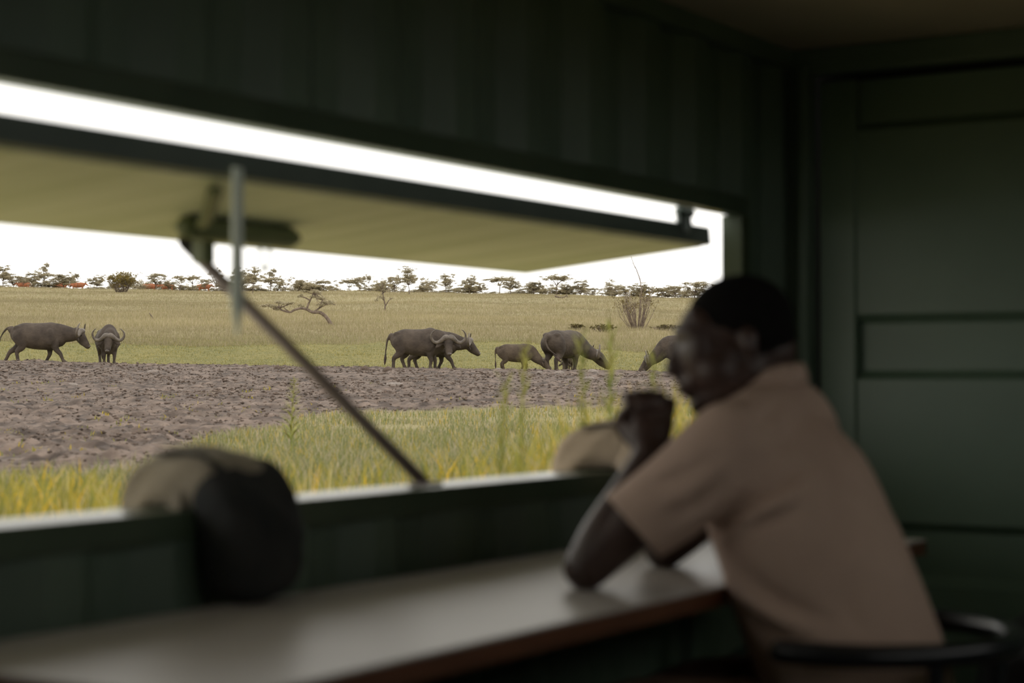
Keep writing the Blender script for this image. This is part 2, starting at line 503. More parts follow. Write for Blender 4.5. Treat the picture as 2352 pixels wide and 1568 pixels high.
r = MB(); r.sweep([inflap(2.925 + .016 * math.cos(t), 2.42, .252 + .03 * math.sin(t)) for t in np.linspace(.3, 2 * PI + .3, 15)], [.004] * 15, n=6, seg=1)
r.build('pull_ring', PALE_GREEN, bolt, True)
st = MB(); st.sweep([inflap(2.46, 2.15, .335), inflap(2.62, 2.31, .305), inflap(2.79, 2.49, .295)], [(.014, .008)] * 3, n=8, seg=3)
st.build('stay_arm', MID_GREEN, flap, True)
pb = MB(); M = flap_inv
pb.box((2.805, 2.48, .235), (2.84, 2.515, .325), M, bev=.004); pb.box((2.76, 2.44, .31), (2.9, 2.53, .322), M)
pb.build('prop_bracket', MID_GREEN, flap)
hs = MB(); xx, yy = 2.445, 2.085
V = []
for y in (yy - .003, yy + .003):
    V += [inflap(xx + a_, y, z_) for a_, z_ in ((-.012, .37), (.012, .37), (.014, .13), (0, .075), (-.014, .13))]
hs.add(V, [(0, 1, 2, 3, 4), (9, 8, 7, 6, 5)] + [(i, i + 5, (i + 1) % 5 + 5, (i + 1) % 5) for i in range(5)])
hs.build('hasp_strap', PALE_GREEN, flap)

rod = MB(); rod.cone((3.03, 2.085, SILL + .002), (2.845, 2.545, .262), .013, .013, 12)
RODM = mat('bare_steel_rod', lin(112, 100, 96), lin(126, 113, 107), 20, rough=.5)
pr = empty('prop_rod', (3.03, 2.085, SILL)); tag(pr, 'thin grey steel rod propping the flap from the sill', 'rod')
o = rod.build('rod', RODM, pr, True); o.matrix_parent_inverse = Matrix.Translation(pr.location).inverted()
o = MB().sweep([(2.845, 2.535, .258), (2.838, 2.56, .282)], [.016, .016], n=10, seg=1).build('end_collar', BLACKGAP, pr, True); o.matrix_parent_inverse = Matrix.Translation(pr.location).inverted()
o = MB().box((3.005, 2.06, SILL), (3.055, 2.11, SILL + .006)).build('foot_plate', RODM, pr); o.matrix_parent_inverse = Matrix.Translation(pr.location).inverted()

def at_parent(o, p):
    o.parent = p; o.matrix_parent_inverse = Matrix.LocRotScale(p.location, p.rotation_euler, None).inverted(); return o

# ------------------------------------------------------------------ counter
TOP = mat('grey_laminate', lin(176, 169, 162), lin(186, 179, 171), 3, rough=.36, spec=.5)
EDGE = mat('brown_edge_band', lin(88, 52, 32), lin(102, 62, 38), 12, rough=.5, stretch=(.5, 5, 5))
cn = empty('counter', (2.85, 1.69, DESK - .04)); tag(cn, 'long grey laminate counter with brown wooden edge under the window', 'counter')
DX0, DX1, DF, DB = 1.61, 4.085, 1.40, 1.985
at_parent(MB().box((DX0, DF, DESK - .005), (DX1, DB, DESK), bev=.0015).build('top', TOP), cn)
at_parent(MB().box((DX0 + .012, DF + .012, DESK - .036), (DX1 - .012, DB, DESK - .005)).build('board', PLY), cn)
at_parent(MB().box((DX0, DF, DESK - .036), (DX1, DF + .012, DESK - .0052)).build('front_edge', EDGE), cn)
at_parent(MB().box((DX1 - .012, DF + .012, DESK - .036), (DX1, DB, DESK - .0052)).build('end_edge', EDGE), cn)
at_parent(MB().box((DX0, DF + .012, DESK - .036), (DX0 + .012, DB, DESK - .0052)).build('end_edge', EDGE), cn)
for bx in (1.72, 4.0):
    k = MB(); k.box((bx - .018, DB - .035, DESK - .42), (bx + .018, DB, DESK - .036)); k.box((bx - .018, DF + .06, DESK - .07), (bx + .018, DB - .035, DESK - .036))
    k.cone((bx, DB - .02, DESK - .38), (bx, DF + .09, DESK - .06), .016, .016, 6)
    at_parent(k.build('bracket', GREEN), cn)

# ------------------------------------------------------------------ bean bags on the sill
OLIVE = mat('olive_canvas', lin(136, 127, 112), lin(152, 142, 126), 14, rough=.9, bump=.25, bscale=120, spec=.2)
CHAR = mat('charcoal_canvas', lin(44, 46, 46), lin(54, 54, 53), 14, rough=.9, bump=.25, bscale=120, spec=.2)
def bean_bag(x, label, inner, tilt, w=.155):
    t = empty('bean_bag', (x, 2.08, SILL), tilt)
    tag(t, label, 'bean bag', 'bean bags draped over the sill')
    out = [(0, .10, -.20), (0, .105, -.12), (0, .085, -.0), (0, .04, .047), (0, -.065, .040)]
    rr = [(w * .8, .035), (w, .05), (w * 1.02, .052), (w, .05), (w * .97, .045)]
    def puff(pts, rad, name, m, parent, seed):
        mb = MB(); mb.sweep(pts, rad, n=32, seg=6, side=(1, 0, 0), power=3.8)
        q = remesh(mb, name, .011, 4)
        c = get_co(q); n = (fbm(c[:, 0] * 14 + seed, c[:, 2] * 9 + c[:, 1] * 9, 3, seed) - .5) * .03
        nn = np.empty(len(q.vertices) * 3, np.float32); q.vertices.foreach_get('normal', nn)
        c = c + nn.reshape(-1, 3) * n[:, None]
        c[:, 2] = np.where((np.abs(c[:, 1]) < .056) & (c[:, 2] < .003), .003, c[:, 2])
        set_co(q, c)
        return link(name, q, m, parent, True)
    a = puff(out, rr, 'outer_pouch', OLIVE, t, 3)
    inn = [(0, -.06, .040), (0, -.085, .025), (0, -.106, -.01), (0, -.116, -.065), (0, -.12, -.118)]
    r2 = [(w * .97, .045), (w * .97, .048), (w * .95, .05), (w * .92, .05), (w * .86, .04)]
    i_ = puff(inn, r2, 'inner_pouch', inner, t, 8)
    s = MB(); s.sweep([(-w * .62, .05, .091), (-w * .66, -.04, .092), (-w * .7, -.1, .070), (-w * .8, -.15, .02)], [(.014, .003)] * 4, n=8, seg=5, side=(1, 0, 0))
    s.build('strap', CHAR, i_, True)
    if inner is CHAR:
        l = MB(); l.box((-w - .004, -.045, -.03), (-w + .002, -.015, .03)); l.build('loop_tab', OLIVE, a)
    return t
bean_bag(2.36, 'large bean bag with charcoal inner pouch draped over the sill, foreground', CHAR, -.06, .102)
bb = bean_bag(3.84, 'plain olive-brown bean bag draped over the sill behind the man\'s hands', OLIVE, .05, .135)
bb.scale = (1, 1, 1.12)
BROWNC = mat('brown_canvas', lin(172, 155, 136), lin(186, 169, 149), 14, rough=.9, bump=.25, bscale=120, spec=.2)
for o in bb.children: o.data.materials[0] = BROWNC

# ------------------------------------------------------------------ stools
BLK = mat('black_metal', lin(24, 26, 30), lin(30, 32, 36), 8, rough=.3, spec=.55)
BLKSEAT = mat('black_seat_vinyl', lin(30, 30, 32), lin(38, 37, 38), 12, rough=.4, bump=.1)
def stool(cx, cy, back, label, rot=0):
    t = empty('bar_stool', (cx, cy, FLOOR), rot); tag(t, label, 'stool', 'bar stools at the counter')
    H = .735
    s = MB(); s.sweep([(0, 0, H - .04), (0, 0, H - .02), (0, 0, H - .006)], [.185, .2, .19], n=32, seg=2); s.build('seat', BLKSEAT, t, True)
    for i in range(4):
        an = PI / 4 + i * PI / 2
        MB().sweep([(.15 * math.cos(an), .15 * math.sin(an), H - .04), (.23 * math.cos(an), .23 * math.sin(an), .012)], [.013, .012], n=10, seg=1).build('leg', BLK, t, True)
    ring = MB(); ring.sweep([(.212 * math.cos(q), .212 * math.sin(q), .27) for q in np.linspace(0, 2 * PI, 33)], [.009] * 33, n=8, seg=1); ring.build('foot_ring', BLK, t, True)
    if back:
        hz = 1.45 - .467
        pts = [(-.27, .04, hz), (-.271, .02, hz)] + [(.27 * math.cos(q), -.0 + .27 * math.sin(q), hz) for q in np.linspace(PI, 2 * PI, 17)] + [(.271, .02, hz), (.27, .10, hz)]
        h = MB(); h.sweep(pts, [(.021, .021)] * len(pts), n=12, seg=2, side=(0, 0, 1)); h.build('back_hoop', BLK, t, True)
        for q in (1.27 * PI, 1.73 * PI):
            MB().sweep([(.18 * math.cos(q), .18 * math.sin(q), H - .04), (.25 * math.cos(q), .25 * math.sin(q), H + .06), (.27 * math.cos(q), .27 * math.sin(q), hz)], [.014, .014, .014], n=10, seg=3).build('back_post', BLK, t, True)
    return t
stool(3.14, 1.20, True, 'black metal bar stool with curved back hoop under the seated man')
stool(4.25, 1.14, False, 'backless black bar stool near the end wall, only its seat showing')

# ------------------------------------------------------------------ the man
SKIN = mat('dark_skin', lin(60, 44, 38), lin(72, 53, 46), 10, rough=.42, spec=.5)
HAIR = mat('short_black_hair', lin(14, 13, 13), lin(22, 20, 19), 90, rough=.9, bump=.5, bscale=300, spec=.15)
SHIRT = mat('tan_shirt_cloth', lin(182, 158, 143), lin(192, 168, 152), 6, rough=.9, bump=.12, bscale=220, spec=.15)
TROU = mat('brown_trouser_cloth', lin(140, 116, 99), lin(152, 127, 108), 6, rough=.9, bump=.12, bscale=200, spec=.15)
BOOT = mat('dark_leather', lin(40, 32, 28), lin(52, 42, 36), 9, rough=.5)
man = empty('person', (3.13, 1.18, FLOOR))
tag(man, 'man in tan short-sleeved shirt leaning on the counter, hands clasped at his mouth', 'person')
body = MB()
NB = Vector((3.10, 1.36, -.04))
body.sweep([(3.13, 1.19, -.63), (3.13, 1.20, -.50), (3.12, 1.26, -.35), (3.11, 1.32, -.20), (3.10, 1.355, -.10), (3.10, 1.36, -.06)],
           [(.155, .095), (.14, .095), (.14, .092), (.145, .09), (.12, .075), (.08, .065)], n=24, side=(1, 0, 0))
body.sweep([(3.105, 1.345, -.09), (3.09, 1.375, -.03), (3.075, 1.395, .02)], [.066, .06, .06], n=16)
SL, SR = (2.935, 1.365, -.11), (3.275, 1.37, -.11)
EL, ER = (2.805, 1.585, -.338), (3.21, 1.635, -.338)
WL, WR = (2.902, 1.508, -.138), (2.985, 1.560, -.125)
for S, E, W in ((SL, EL, WL), (SR, ER, WR)):
    S, E, W = Vector(S), Vector(E), Vector(W)
    body.sweep([S, S.lerp(E, .45), E], [.058, .05, .042], n=16, seg=4)
    body.sweep([E, E.lerp(W, .28), E.lerp(W, .7), W], [.041, .043, .033, .0265], n=16, seg=4)
# head: local frame  x = left, y = face forward, z = up
HC = Vector((3.062, 1.418, .058))
fdir = Vector((-.56, .83, -.12)).normalized()
hl = Vector((0, 0, 1)).cross(fdir).normalized(); hu = fdir.cross(hl)
hl = -hl; hu = hl.cross(fdir) if hl.cross(fdir).z > 0 else -hl.cross(fdir)
HM = Matrix(((hl.x, fdir.x, hu.x, HC.x), (hl.y, fdir.y, hu.y, HC.y), (hl.z, fdir.z, hu.z, HC.z), (0, 0, 0, 1)))
body.ball((0, -.012, .032), (.077, .099, .088), HM, 20, 14)          # cranium
body.sweep([(0, .055, .05), (0, .065, .0), (0, .06, -.05), (0, .052, -.092)], [(.06, .035), (.06, .038), (.05, .036), (.032, .03)], n=18, seg=3, M=HM, side=(1, 0, 0))
body.sweep([(-.055, -.02, -.045), (-.045, .03, -.075), (0, .07, -.1), (.045, .03, -.075), (.055, -.02, -.045)], [.024, .022, .024, .022, .024], n=12, M=HM)
body.sweep([(0, .098, .02), (0, .108, -.005), (0, .118, -.03)], [(.009, .012), (.011, .013), (.019, .014)], n=12, M=HM, side=(1, 0, 0))
body.sweep([(-.045, .078, .034), (-.02, .092, .038), (.02, .092, .038), (.045, .078, .034)], [.011, .013, .013, .011], n=10, M=HM)
body.sweep([(-.024, .092, -.055), (0, .103, -.053), (.024, .092, -.055)], [.008, .011, .008], n=10, M=HM)
body.sweep([(-.022, .09, -.069), (0, .1, -.07), (.022, .09, -.069)], [.008, .012, .008], n=10, M=HM)
for s in (-1, 1):
    body.ball((s * .036, .028, -.04), (.036, .055, .05), HM, 14, 10)
    body.ball((s * .079, -.018, .002), (.0085, .0155, .029), HM, 12, 10)
body.sweep([(0, -.05, -.01), (0, -.035, -.07), (0, -.04, -.13)], [.07, .062, .06], n=16, M=HM)
# hands: palm, four bent fingers, thumb; clasped in front of the mouth
def hand(W, d, n, mir):
    W, d = Vector(W), Vector(d).normalized()
    n = Vector(n); n = (n - d * n.dot(d)).normalized(); s = d.cross(n) * mir   # s towards the thumb side
    P = lambda a, b_, c: W + d * a + s * b_ + n * c
    body.sweep([P(-.015, 0, 0), P(.02, 0, .0), P(.055, 0, .0), P(.085, 0, .004)], [(.024, .021), (.034, .017), (.04, .0155), (.038, .013)], n=16, side=tuple(s))
    for k, (L, off) in enumerate(((.9, .031), (1.0, .0105), (.95, -.0105), (.78, -.031))):
        a0 = P(.085, off, .004); dirs = [.65, 1.55, 2.35]; ln = [.043 * L, .027 * L, .021 * L]
        pts = [a0]
        for q, l_ in zip(dirs, ln):
            pts.append(pts[-1] + (d * math.cos(q) + n * math.sin(q)) * l_)
        body.sweep(pts, [.0098, .0094, .0088, .0075], n=10, seg=2)
    body.sweep([P(.02, .03, .008), P(.05, .047, .02), P(.078, .045, .036), P(.095, .036, .046)], [.0135, .012, .0105, .0085], n=10, seg=3)
hand(WL, (.30, .02, .95), (.80, .45, 0), 1)
hand(WR, (-.35, -.15, .92), (-.75, -.45, 0), -1)
# legs under the counter, feet on the stool's ring
for hx, kx in ((3.055, 2.99), (3.215, 3.28)):
    body.sweep([(hx, 1.19, -.63), (kx, 1.55, -.625), (kx, 1.66, -.66)], [.085, .066, .058], n=16)
    body.sweep([(kx, 1.66, -.66), (kx, 1.60, -.85), (kx, 1.52, -1.08)], [.056, .056, .04], n=16)
    body.sweep([(kx, 1.50, -1.11), (kx, 1.58, -1.145), (kx, 1.68, -1.15)], [(.04, .036), (.042, .032), (.036, .022)], n=12)
q = remesh(body, 'body', .0062, 3)
at_parent(link('body', q, SKIN, None, True), man)
hr = MB(); hr.ball((0, -.02, .046), (.0805, .1015, .086), HM, 24, 16)
hr.ball((0, -.045, .01), (.0765, .075, .07), HM, 24, 16)
hr.sweep([(0, -.075, -.0), (0, -.078, -.045)], [(.056, .03), (.046, .022)], n=16, seg=2, M=HM, side=(1, 0, 0))
at_parent(link('hair', remesh(hr, 'hair', .008, 2), HAIR, None, True), man)
EYEW = mat('eye_white', lin(180, 172, 164), rough=.3); EYED = mat('eye_dark', lin(18, 14, 12), rough=.2)
for s in (-1, 1):
    e = at_parent(MB().ball((s * .031, .079, .017), .0125, HM, 14, 10).build('eye', EYEW, None, True), man)
    MB().ball((s * .031, .088, .016), .006, HM, 10, 8).build('iris', EYED, e, True)
# shirt
sh = MB()
sh.sweep([(3.13, 1.19, -.645), (3.13, 1.205, -.55), (3.122, 1.245, -.43), (3.115, 1.295, -.30), (3.105, 1.335, -.19), (3.10, 1.355, -.11), (3.10, 1.362, -.062)],
         [(.19, .158), (.196, .165), (.195, .165), (.196, .158), (.195, .145), (.155, .11), (.09, .08)], n=32, seg=5, side=(1, 0, 0))
sh.sweep([(2.935, 1.362, -.118), (3.02, 1.345, -.082), (3.10, 1.345, -.062), (3.19, 1.345, -.082), (3.275, 1.365, -.118)], [.072, .072, .07, .072, .072], n=18, seg=4)
for S, E in ((SL, EL), (SR, ER)):
    S, E = Vector(S), Vector(E)
    e2 = S.lerp(E, .66)
    sh.sweep([S, S.lerp(E, .2) + Vector((0, -.005, -.008)), S.lerp(E, .45) + Vector((0, -.004, -.008)), e2, e2.lerp(E, .12)], [.074, .08, .079, .074, .073], n=20, seg=4)
q = remesh(sh, 'shirt', .0085, 5)
c = get_co(q).astype(float)
nn = np.empty(len(q.vertices) * 3, np.float32); q.vertices.foreach_get('normal', nn); nn = nn.reshape(-1, 3)
from mathutils.bvhtree import BVHTree
bvh = BVHTree.FromPolygons([Vector(p) for p in c], [tuple(p.vertices) for p in q.polygons])
up_ = RGT.cross(look)
def crease(path, wd, dp):
    """fold of the cloth: path of photo pixels laid on the shirt's surface, wd wide, dp deep (m)"""
    global c
    P = catmull([(x, y, 0) for x, y in path], 8)[:, :2]; H = []
    for x, y in P:
        h = bvh.ray_cast(Vector((0, 0, 0)), (look + RGT * ((x - CX) / FPX) - up_ * ((y - CY) / FPX)).normalized())[0]
        if h is not None: H.append(np.array(h))
    H = np.array(H); d2 = np.full(len(c), 9.0); tt = np.zeros(len(c))
    for k_, h in enumerate(H):
        e_ = ((c - h) ** 2).sum(1); m_ = e_ < d2; d2[m_] = e_[m_]; tt[m_] = k_ / max(1, len(H) - 1)
    c = c + nn * (dp * np.exp(-d2 / wd ** 2) * (.25 + .75 * np.sin(np.clip(tt, 0, 1) * PI)))[:, None]
crease([(1645, 1225), (1700, 1165), (1790, 1105), (1870, 1060)], .013, -.017)
crease([(1660, 1240), (1730, 1190), (1800, 1150), (1850, 1125)], .013, .010)
crease([(1690, 1235), (1750, 1200), (1830, 1170)], .013, -.013)
crease([(1680, 1275), (1740, 1345), (1810, 1390), (1890, 1425)], .015, -.016)
crease([(1665, 1300), (1730, 1380), (1800, 1425), (1860, 1445)], .016, .011)
crease([(1690, 1400), (1760, 1450), (1850, 1475)], .014, -.010)
crease([(1890, 1020), (1915, 1120), (1925, 1250), (1930, 1400)], .035, -.012)
crease([(1480, 1120), (1560, 1090), (1650, 1045)], .011, -.009)
crease([(1530, 1190), (1600, 1160), (1660, 1105)], .012, -.012)
crease([(1515, 1160), (1590, 1125), (1650, 1080)], .011, .008)
crease([(1720, 1000), (1770, 950), (1800, 910)], .014, -.008)
crease([(1980, 1300), (1960, 1400), (1990, 1470)], .016, -.009)
c += nn * ((fbm(c[:, 0] * 9 + c[:, 1] * 5, c[:, 2] * 7, 3, 5) - .5) * .014)[:, None]
set_co(q, c)
bm = bmesh.new(); bm.from_mesh(q)     # open the sleeve ends and the hem
kill = []
for f in bm.faces:
    p = f.calc_center_median()
    for S, E in ((SL, EL), (SR, ER)):
        S, E = Vector(S), Vector(E); dd = (E - S).normalized()
        if (p - S).dot(dd) > (E - S).length * .675 and (p - (S + dd * (p - S).dot(dd))).length < .1: kill.append(f)
bmesh.ops.delete(bm, geom=list(set(kill)), context='FACES')
for v in bm.verts:                     # straight cuffs
    if any(e.is_boundary for e in v.link_edges):
        for S, E in ((SL, EL), (SR, ER)):
            S, E = Vector(S), Vector(E); dd = (E - S).normalized(); k_ = (v.co - S).dot(dd) - (E - S).length * .672
            if abs(k_) < .02 and (v.co - S - dd * (v.co - S).dot(dd)).length < .1: v.co -= dd * k_
bm.to_mesh(q); bm.free()
shirt = at_parent(link('shirt', q, SHIRT, None, True), man)
co = MB()
co.sweep([(3.155, 1.40, -.035), (3.165, 1.355, -.012), (3.13, 1.305, .004), (3.085, 1.298, .006), (3.04, 1.33, -.004), (3.025, 1.385, -.03), (3.05, 1.43, -.055)],
         [(.022, .007)] * 7, n=10, seg=5, side=(0, .2, 1))
co.build('collar', SHIRT, shirt, True)
tr = MB()
tr.sweep([(3.13, 1.17, -.70), (3.13, 1.18, -.62), (3.13, 1.195, -.55)], [(.17, .14), (.178, .14), (.16, .125)], n=24, side=(1, 0, 0))
for hx, kx in ((3.055, 2.99), (3.215, 3.28)):
    tr.sweep([(hx, 1.17, -.635), (kx, 1.53, -.63), (kx, 1.67, -.665)], [.096, .08, .072], n=18)
    tr.sweep([(kx, 1.67, -.665), (kx, 1.61, -.85), (kx, 1.53, -1.06)], [.07, .07, .06], n=18)
trou = at_parent(link('trousers', remesh(tr, 'trousers', .012, 4), TROU, None, True), man)
be = MB(); be.sweep([(3.13, 1.187, -.595), (3.13, 1.19, -.565)], [(.176, .139), (.172, .137)], n=28, seg=2, side=(1, 0, 0))
be.build('belt', BOOT, trou, True)
for kx in (2.99, 3.28):
    bo = MB(); bo.sweep([(kx, 1.53, -1.04), (kx, 1.51, -1.12)], [.058, .054], n=14, seg=2); bo.sweep([(kx, 1.49, -1.135), (kx, 1.60, -1.14), (kx, 1.72, -1.155)], [(.045, .048), (.05, .044), (.042, .028)], n=14)
    at_parent(link('boot', remesh(bo, 'boot', .009, 2), BOOT, None, True), man)

# ------------------------------------------------------------------ buffaloes
HIDE = mat('buffalo_hide', lino(40, 34, 30), lino(70, 61, 53), 2.6, rough=.8, bump=1.0, bscale=14, spec=.25, lo=.3, hi=.7)
CALFHIDE = mat('calf_hide', lino(50, 42, 35), lino(76, 66, 56), 2.6, rough=.85, bump=1.0, bscale=14, spec=.2, lo=.3, hi=.7)
HORN = mat('grey_horn', lino(64, 57, 50), lino(90, 81, 72), 9, rough=.6, bump=.5, bscale=30)
TUFT = mat('dark_tail_hair', lino(38, 33, 31), lino(58, 45, 38), 9, rough=.9)
NOSE = mat('wet_nose', lino(60, 54, 52), lino(96, 90, 88), 25, rough=.3)
def buffalo(px, u, heading, label, scale=1.0, head=(.88, 0, 1.10), hpitch=-50, hyaw=0, legs=(0, 0, 0, 0), tail=None, horn=1.0, hide=HIDE,
            hump=0.0, ears=(0, 0), wide=1.0, crest=True):
    ang = math.radians(heading); dirw = RGT * math.cos(ang) + FWD * math.sin(ang)
    loc = gp(px, u)
    t = empty('buffalo', loc, math.atan2(dirw.y, dirw.x)); t.scale = (scale,) * 3
    tag(t, label, 'buffalo', 'herd of buffaloes at the mud edge')
    b = MB()
    b.sweep([(-1.34, 0, 1.17), (-1.2, 0, 1.10), (-.98, 0, 1.03), (-.6, 0, .97), (-.22, 0, .955), (.06, 0, .965), (.3, 0, .97)],
            [(.12, .12), (.24, .29), (.31, .40), (.36, .445), (.385, .465), (.345, .475 + hump), (.24, .37)], n=26, seg=4, side=(0, 1, 0))
    hx, hy, hz = head
    b.sweep([(.02, 0, 1.06), (.30, hy * .15, (1.06 + .0 * hz)), (.3 + (hx - .3) * .55, hy * .55, 1.06 + (hz - 1.06) * .6 - .04), (hx, hy, hz - .05)],
            [(.27, .37), (.225, .33), (.18, .26), (.145, .185)], n=22, seg=4, side=(0, 1, 0))
    p, y = math.radians(hpitch), math.radians(hyaw)
    M = Matrix.Translation(head) @ Matrix.Rotation(y, 4, 'Z') @ Matrix.Rotation(-p, 4, 'Y') @ Matrix.Scale(1.1, 4)
    b.sweep([(-.08, 0, -.03), (.06, 0, -.02), (.2, 0, -.025), (.34, 0, -.03), (.44, 0, -.03), (.50, 0, -.03)],
            [(.13, .15), (.155, .175), (.135, .155), (.108, .125), (.112, .105), (.09, .085)], n=20, seg=4, M=M, side=(0, 1, 0))
    b.sweep([(.16, 0, -.14), (.3, 0, -.13), (.42, 0, -.095)], [(.06, .05), (.055, .05), (.05, .04)], n=12, M=M, side=(0, 1, 0))
    for k, s in enumerate((1, -1)):
        b.sweep([(.06, s * .11, -.02), (.12, s * .22, -.05), (.19, s * .32, -.07 + ears[k]), (.26, s * .39, -.09 + ears[k])], [(.035, .035), (.07, .026), (.075, .022), (.03, .014)], n=12, seg=3, M=M)
    def leg(pts, rad, dx):
        z0 = pts[0][2]
        b.sweep([(x + dx * (max(0, (z0 - z)) / z0) ** 1.15, y_, z) for x, y_, z in pts], rad, n=14, seg=3, side=(0, 1, 0))
    for k, s in enumerate((1, -1)):
        leg([(.08, s * .20, .92), (.08, s * .215, .72), (.03, s * .20, .52), (.08, s * .185, .36), (.06, s * .18, .2), (.055, s * .18, .11), (.085, s * .18, .045)],
            [(.10, .22), (.105, .17), (.088, .105), (.07, .075), (.052, .056), (.062, .066), (.07, .08)], legs[k])
        leg([(-1.0, s * .17, 1.0), (-.95, s * .20, .78), (-.95, s * .195, .58), (-1.10, s * .18, .43), (-1.08, s * .175, .25), (-1.05, s * .175, .11), (-1.02, s * .175, .045)],
            [(.15, .26), (.14, .22), (.10, .14), (.065, .082), (.052, .06), (.062, .066), (.07, .08)], legs[2 + k])
    for s in (1, -1):
        b.ball((-1.08, s * .17, 1.235), (.17, .10, .10)); b.ball((.02, s * .30, .93), (.2, .1, .3)); b.ball((-1.02, s * .2, .95), (.25, .16, .3))
    tl = tail or [(-1.34, 0, 1.24), (-1.45, 0, 1.12), (-1.48, 0, .85), (-1.47, 0, .58)]
    b.sweep(tl, [.05, .042, .03, .026], n=10, seg=4)
    if crest:
        b.sweep([(.0, 0, 1.40), (.35, hy * .2, 1.30 + (hz - 1.1) * .25), (hx * .75, hy * .65, 1.2 + (hz - 1.1) * .8)], [(.03, .04), (.03, .05), (.03, .05)], n=8)
    if wide != 1.0: b.v = [(v[0], v[1] * wide, v[2]) for v in b.v]
    link('body', remesh(b, 'body', .026, 3), hide, t, True)
    # horns: across the brow, out, down, up and in
    ux = Vector((-.62, 0, .78)); fx = Vector((.78, 0, .62))
    for s in (1, -1):
        h = MB()
        pts = [(.0, .02), (.0, .10), (-.10, .22), (-.16, .33), (-.14, .44), (-.02, .52), (.11, .515), (.215, .44), (.25, .38)]
        rad = [.09, .092, .066, .056, .048, .038, .027, .016, .005]
        L = [Vector((.0, 0, .10)) + ux * (a * horn) + Vector((0, s * y_ * (horn if y_ > .1 else 1), 0)) + fx * (.03 - .10 * abs(y_) * horn) for a, y_ in pts]
        h.sweep(L, [q * (horn ** .7) for q in rad], n=14, seg=4, M=M)
        h.build('horn', HORN, t, True)
        MB().ball((.13, s * .138, .045), .024, M, 10, 7).build('eye', EYED, t, True)
    MB().ball((.535, 0, -.005), (.035, .07, .06), M, 12, 8).build('nose', NOSE, t, True)
    e = Vector(tl[-1]); e0 = Vector(tl[-2]); dd = (e - e0).normalized()
    MB().sweep([e - dd * .05, e + dd * .1, e + dd * .24, e + dd * .33], [.022, .045, .035, .008], n=9, seg=3).build('tail_tuft', TUFT, t, True)
    for k, s in enumerate((1, -1)):
        for x, d in ((.09, legs[k]), (-1.015, legs[2 + k])):
            MB().sweep([(x + d * .93, s * .178, .0), (x + d * .92, s * .178, .07)], [(.075, .09), (.062, .07)], n=12, seg=1, cap=False, side=(0, 1, 0)).build('hoof', TUFT, t, True)
    return t
buffalo(117, 61.8, 2, 'big dark buffalo striding right at the left edge, head lowered in profile', 1.0, head=(.93, 0, 1.07), hpitch=-52, legs=(-.28, .48, -.62, -.02),
        tail=[(-1.32, 0, 1.27), (-1.50, 0, 1.22), (-1.66, 0, 1.02), (-1.75, 0, .8)])
buffalo(250, 62.2, 292, 'dark buffalo facing the viewer head-on with wide upturned horns', .93, head=(.58, -.10, 1.02), hpitch=-58, hyaw=-20, legs=(.05, -.05, -.1, .2), horn=1.0, ears=(.0, -.02), hump=.09)
buffalo(988, 61.6, 352, 'dark buffalo standing sideways with its head turned towards the viewer', 1.0, head=(.66, -.22, 1.06), hpitch=-58, hyaw=-72, legs=(.10, -.02, .16, -.22), hump=.03, horn=1.02,
        tail=[(-1.33, 0, 1.22), (-1.47, -.02, 1.08), (-1.53, -.02, .75), (-1.55, -.02, .52)])
buffalo(1017, 63.4, 358, 'buffalo walking right in profile, half hidden behind the one looking round', .97, head=(.90, 0, 1.02), hpitch=-44, legs=(-.25, .42, .12, -.18))
buffalo(1203, 61.9, 352, 'small young buffalo grazing head-down behind its bigger companion', .68, head=(.92, .0, .56), hpitch=-40, legs=(.05, -.15, -.1, .1), horn=.5, hide=CALFHIDE,
        tail=[(-1.33, 0, 1.24), (-1.44, 0, 1.10), (-1.45, 0, .80), (-1.44, 0, .50)])
buffalo(1308, 63.0, 56, 'large buffalo grazing with its broad rump turned to the viewer', 1.04, head=(.88, -.42, .62), hpitch=-46, hyaw=-46, legs=(.12, -.1, .1, -.12), wide=1.22,
        tail=[(-1.33, 0, 1.26), (-1.46, .02, 1.1), (-1.50, -.10, .8), (-1.44, -.34, .56)])
buffalo(1302, 65.5, 258, 'calf face showing between the legs of the big grazing buffalo', .52, head=(.85, 0, .62), hpitch=-62, legs=(.0, .0, .1, -.1), horn=.4, hide=CALFHIDE)
buffalo(1552, 62.5, 172, 'grazing buffalo facing left, mostly hidden behind the man\'s face', .95, head=(.95, 0, .54), hpitch=-48, legs=(.1, -.1, .1, -.1))

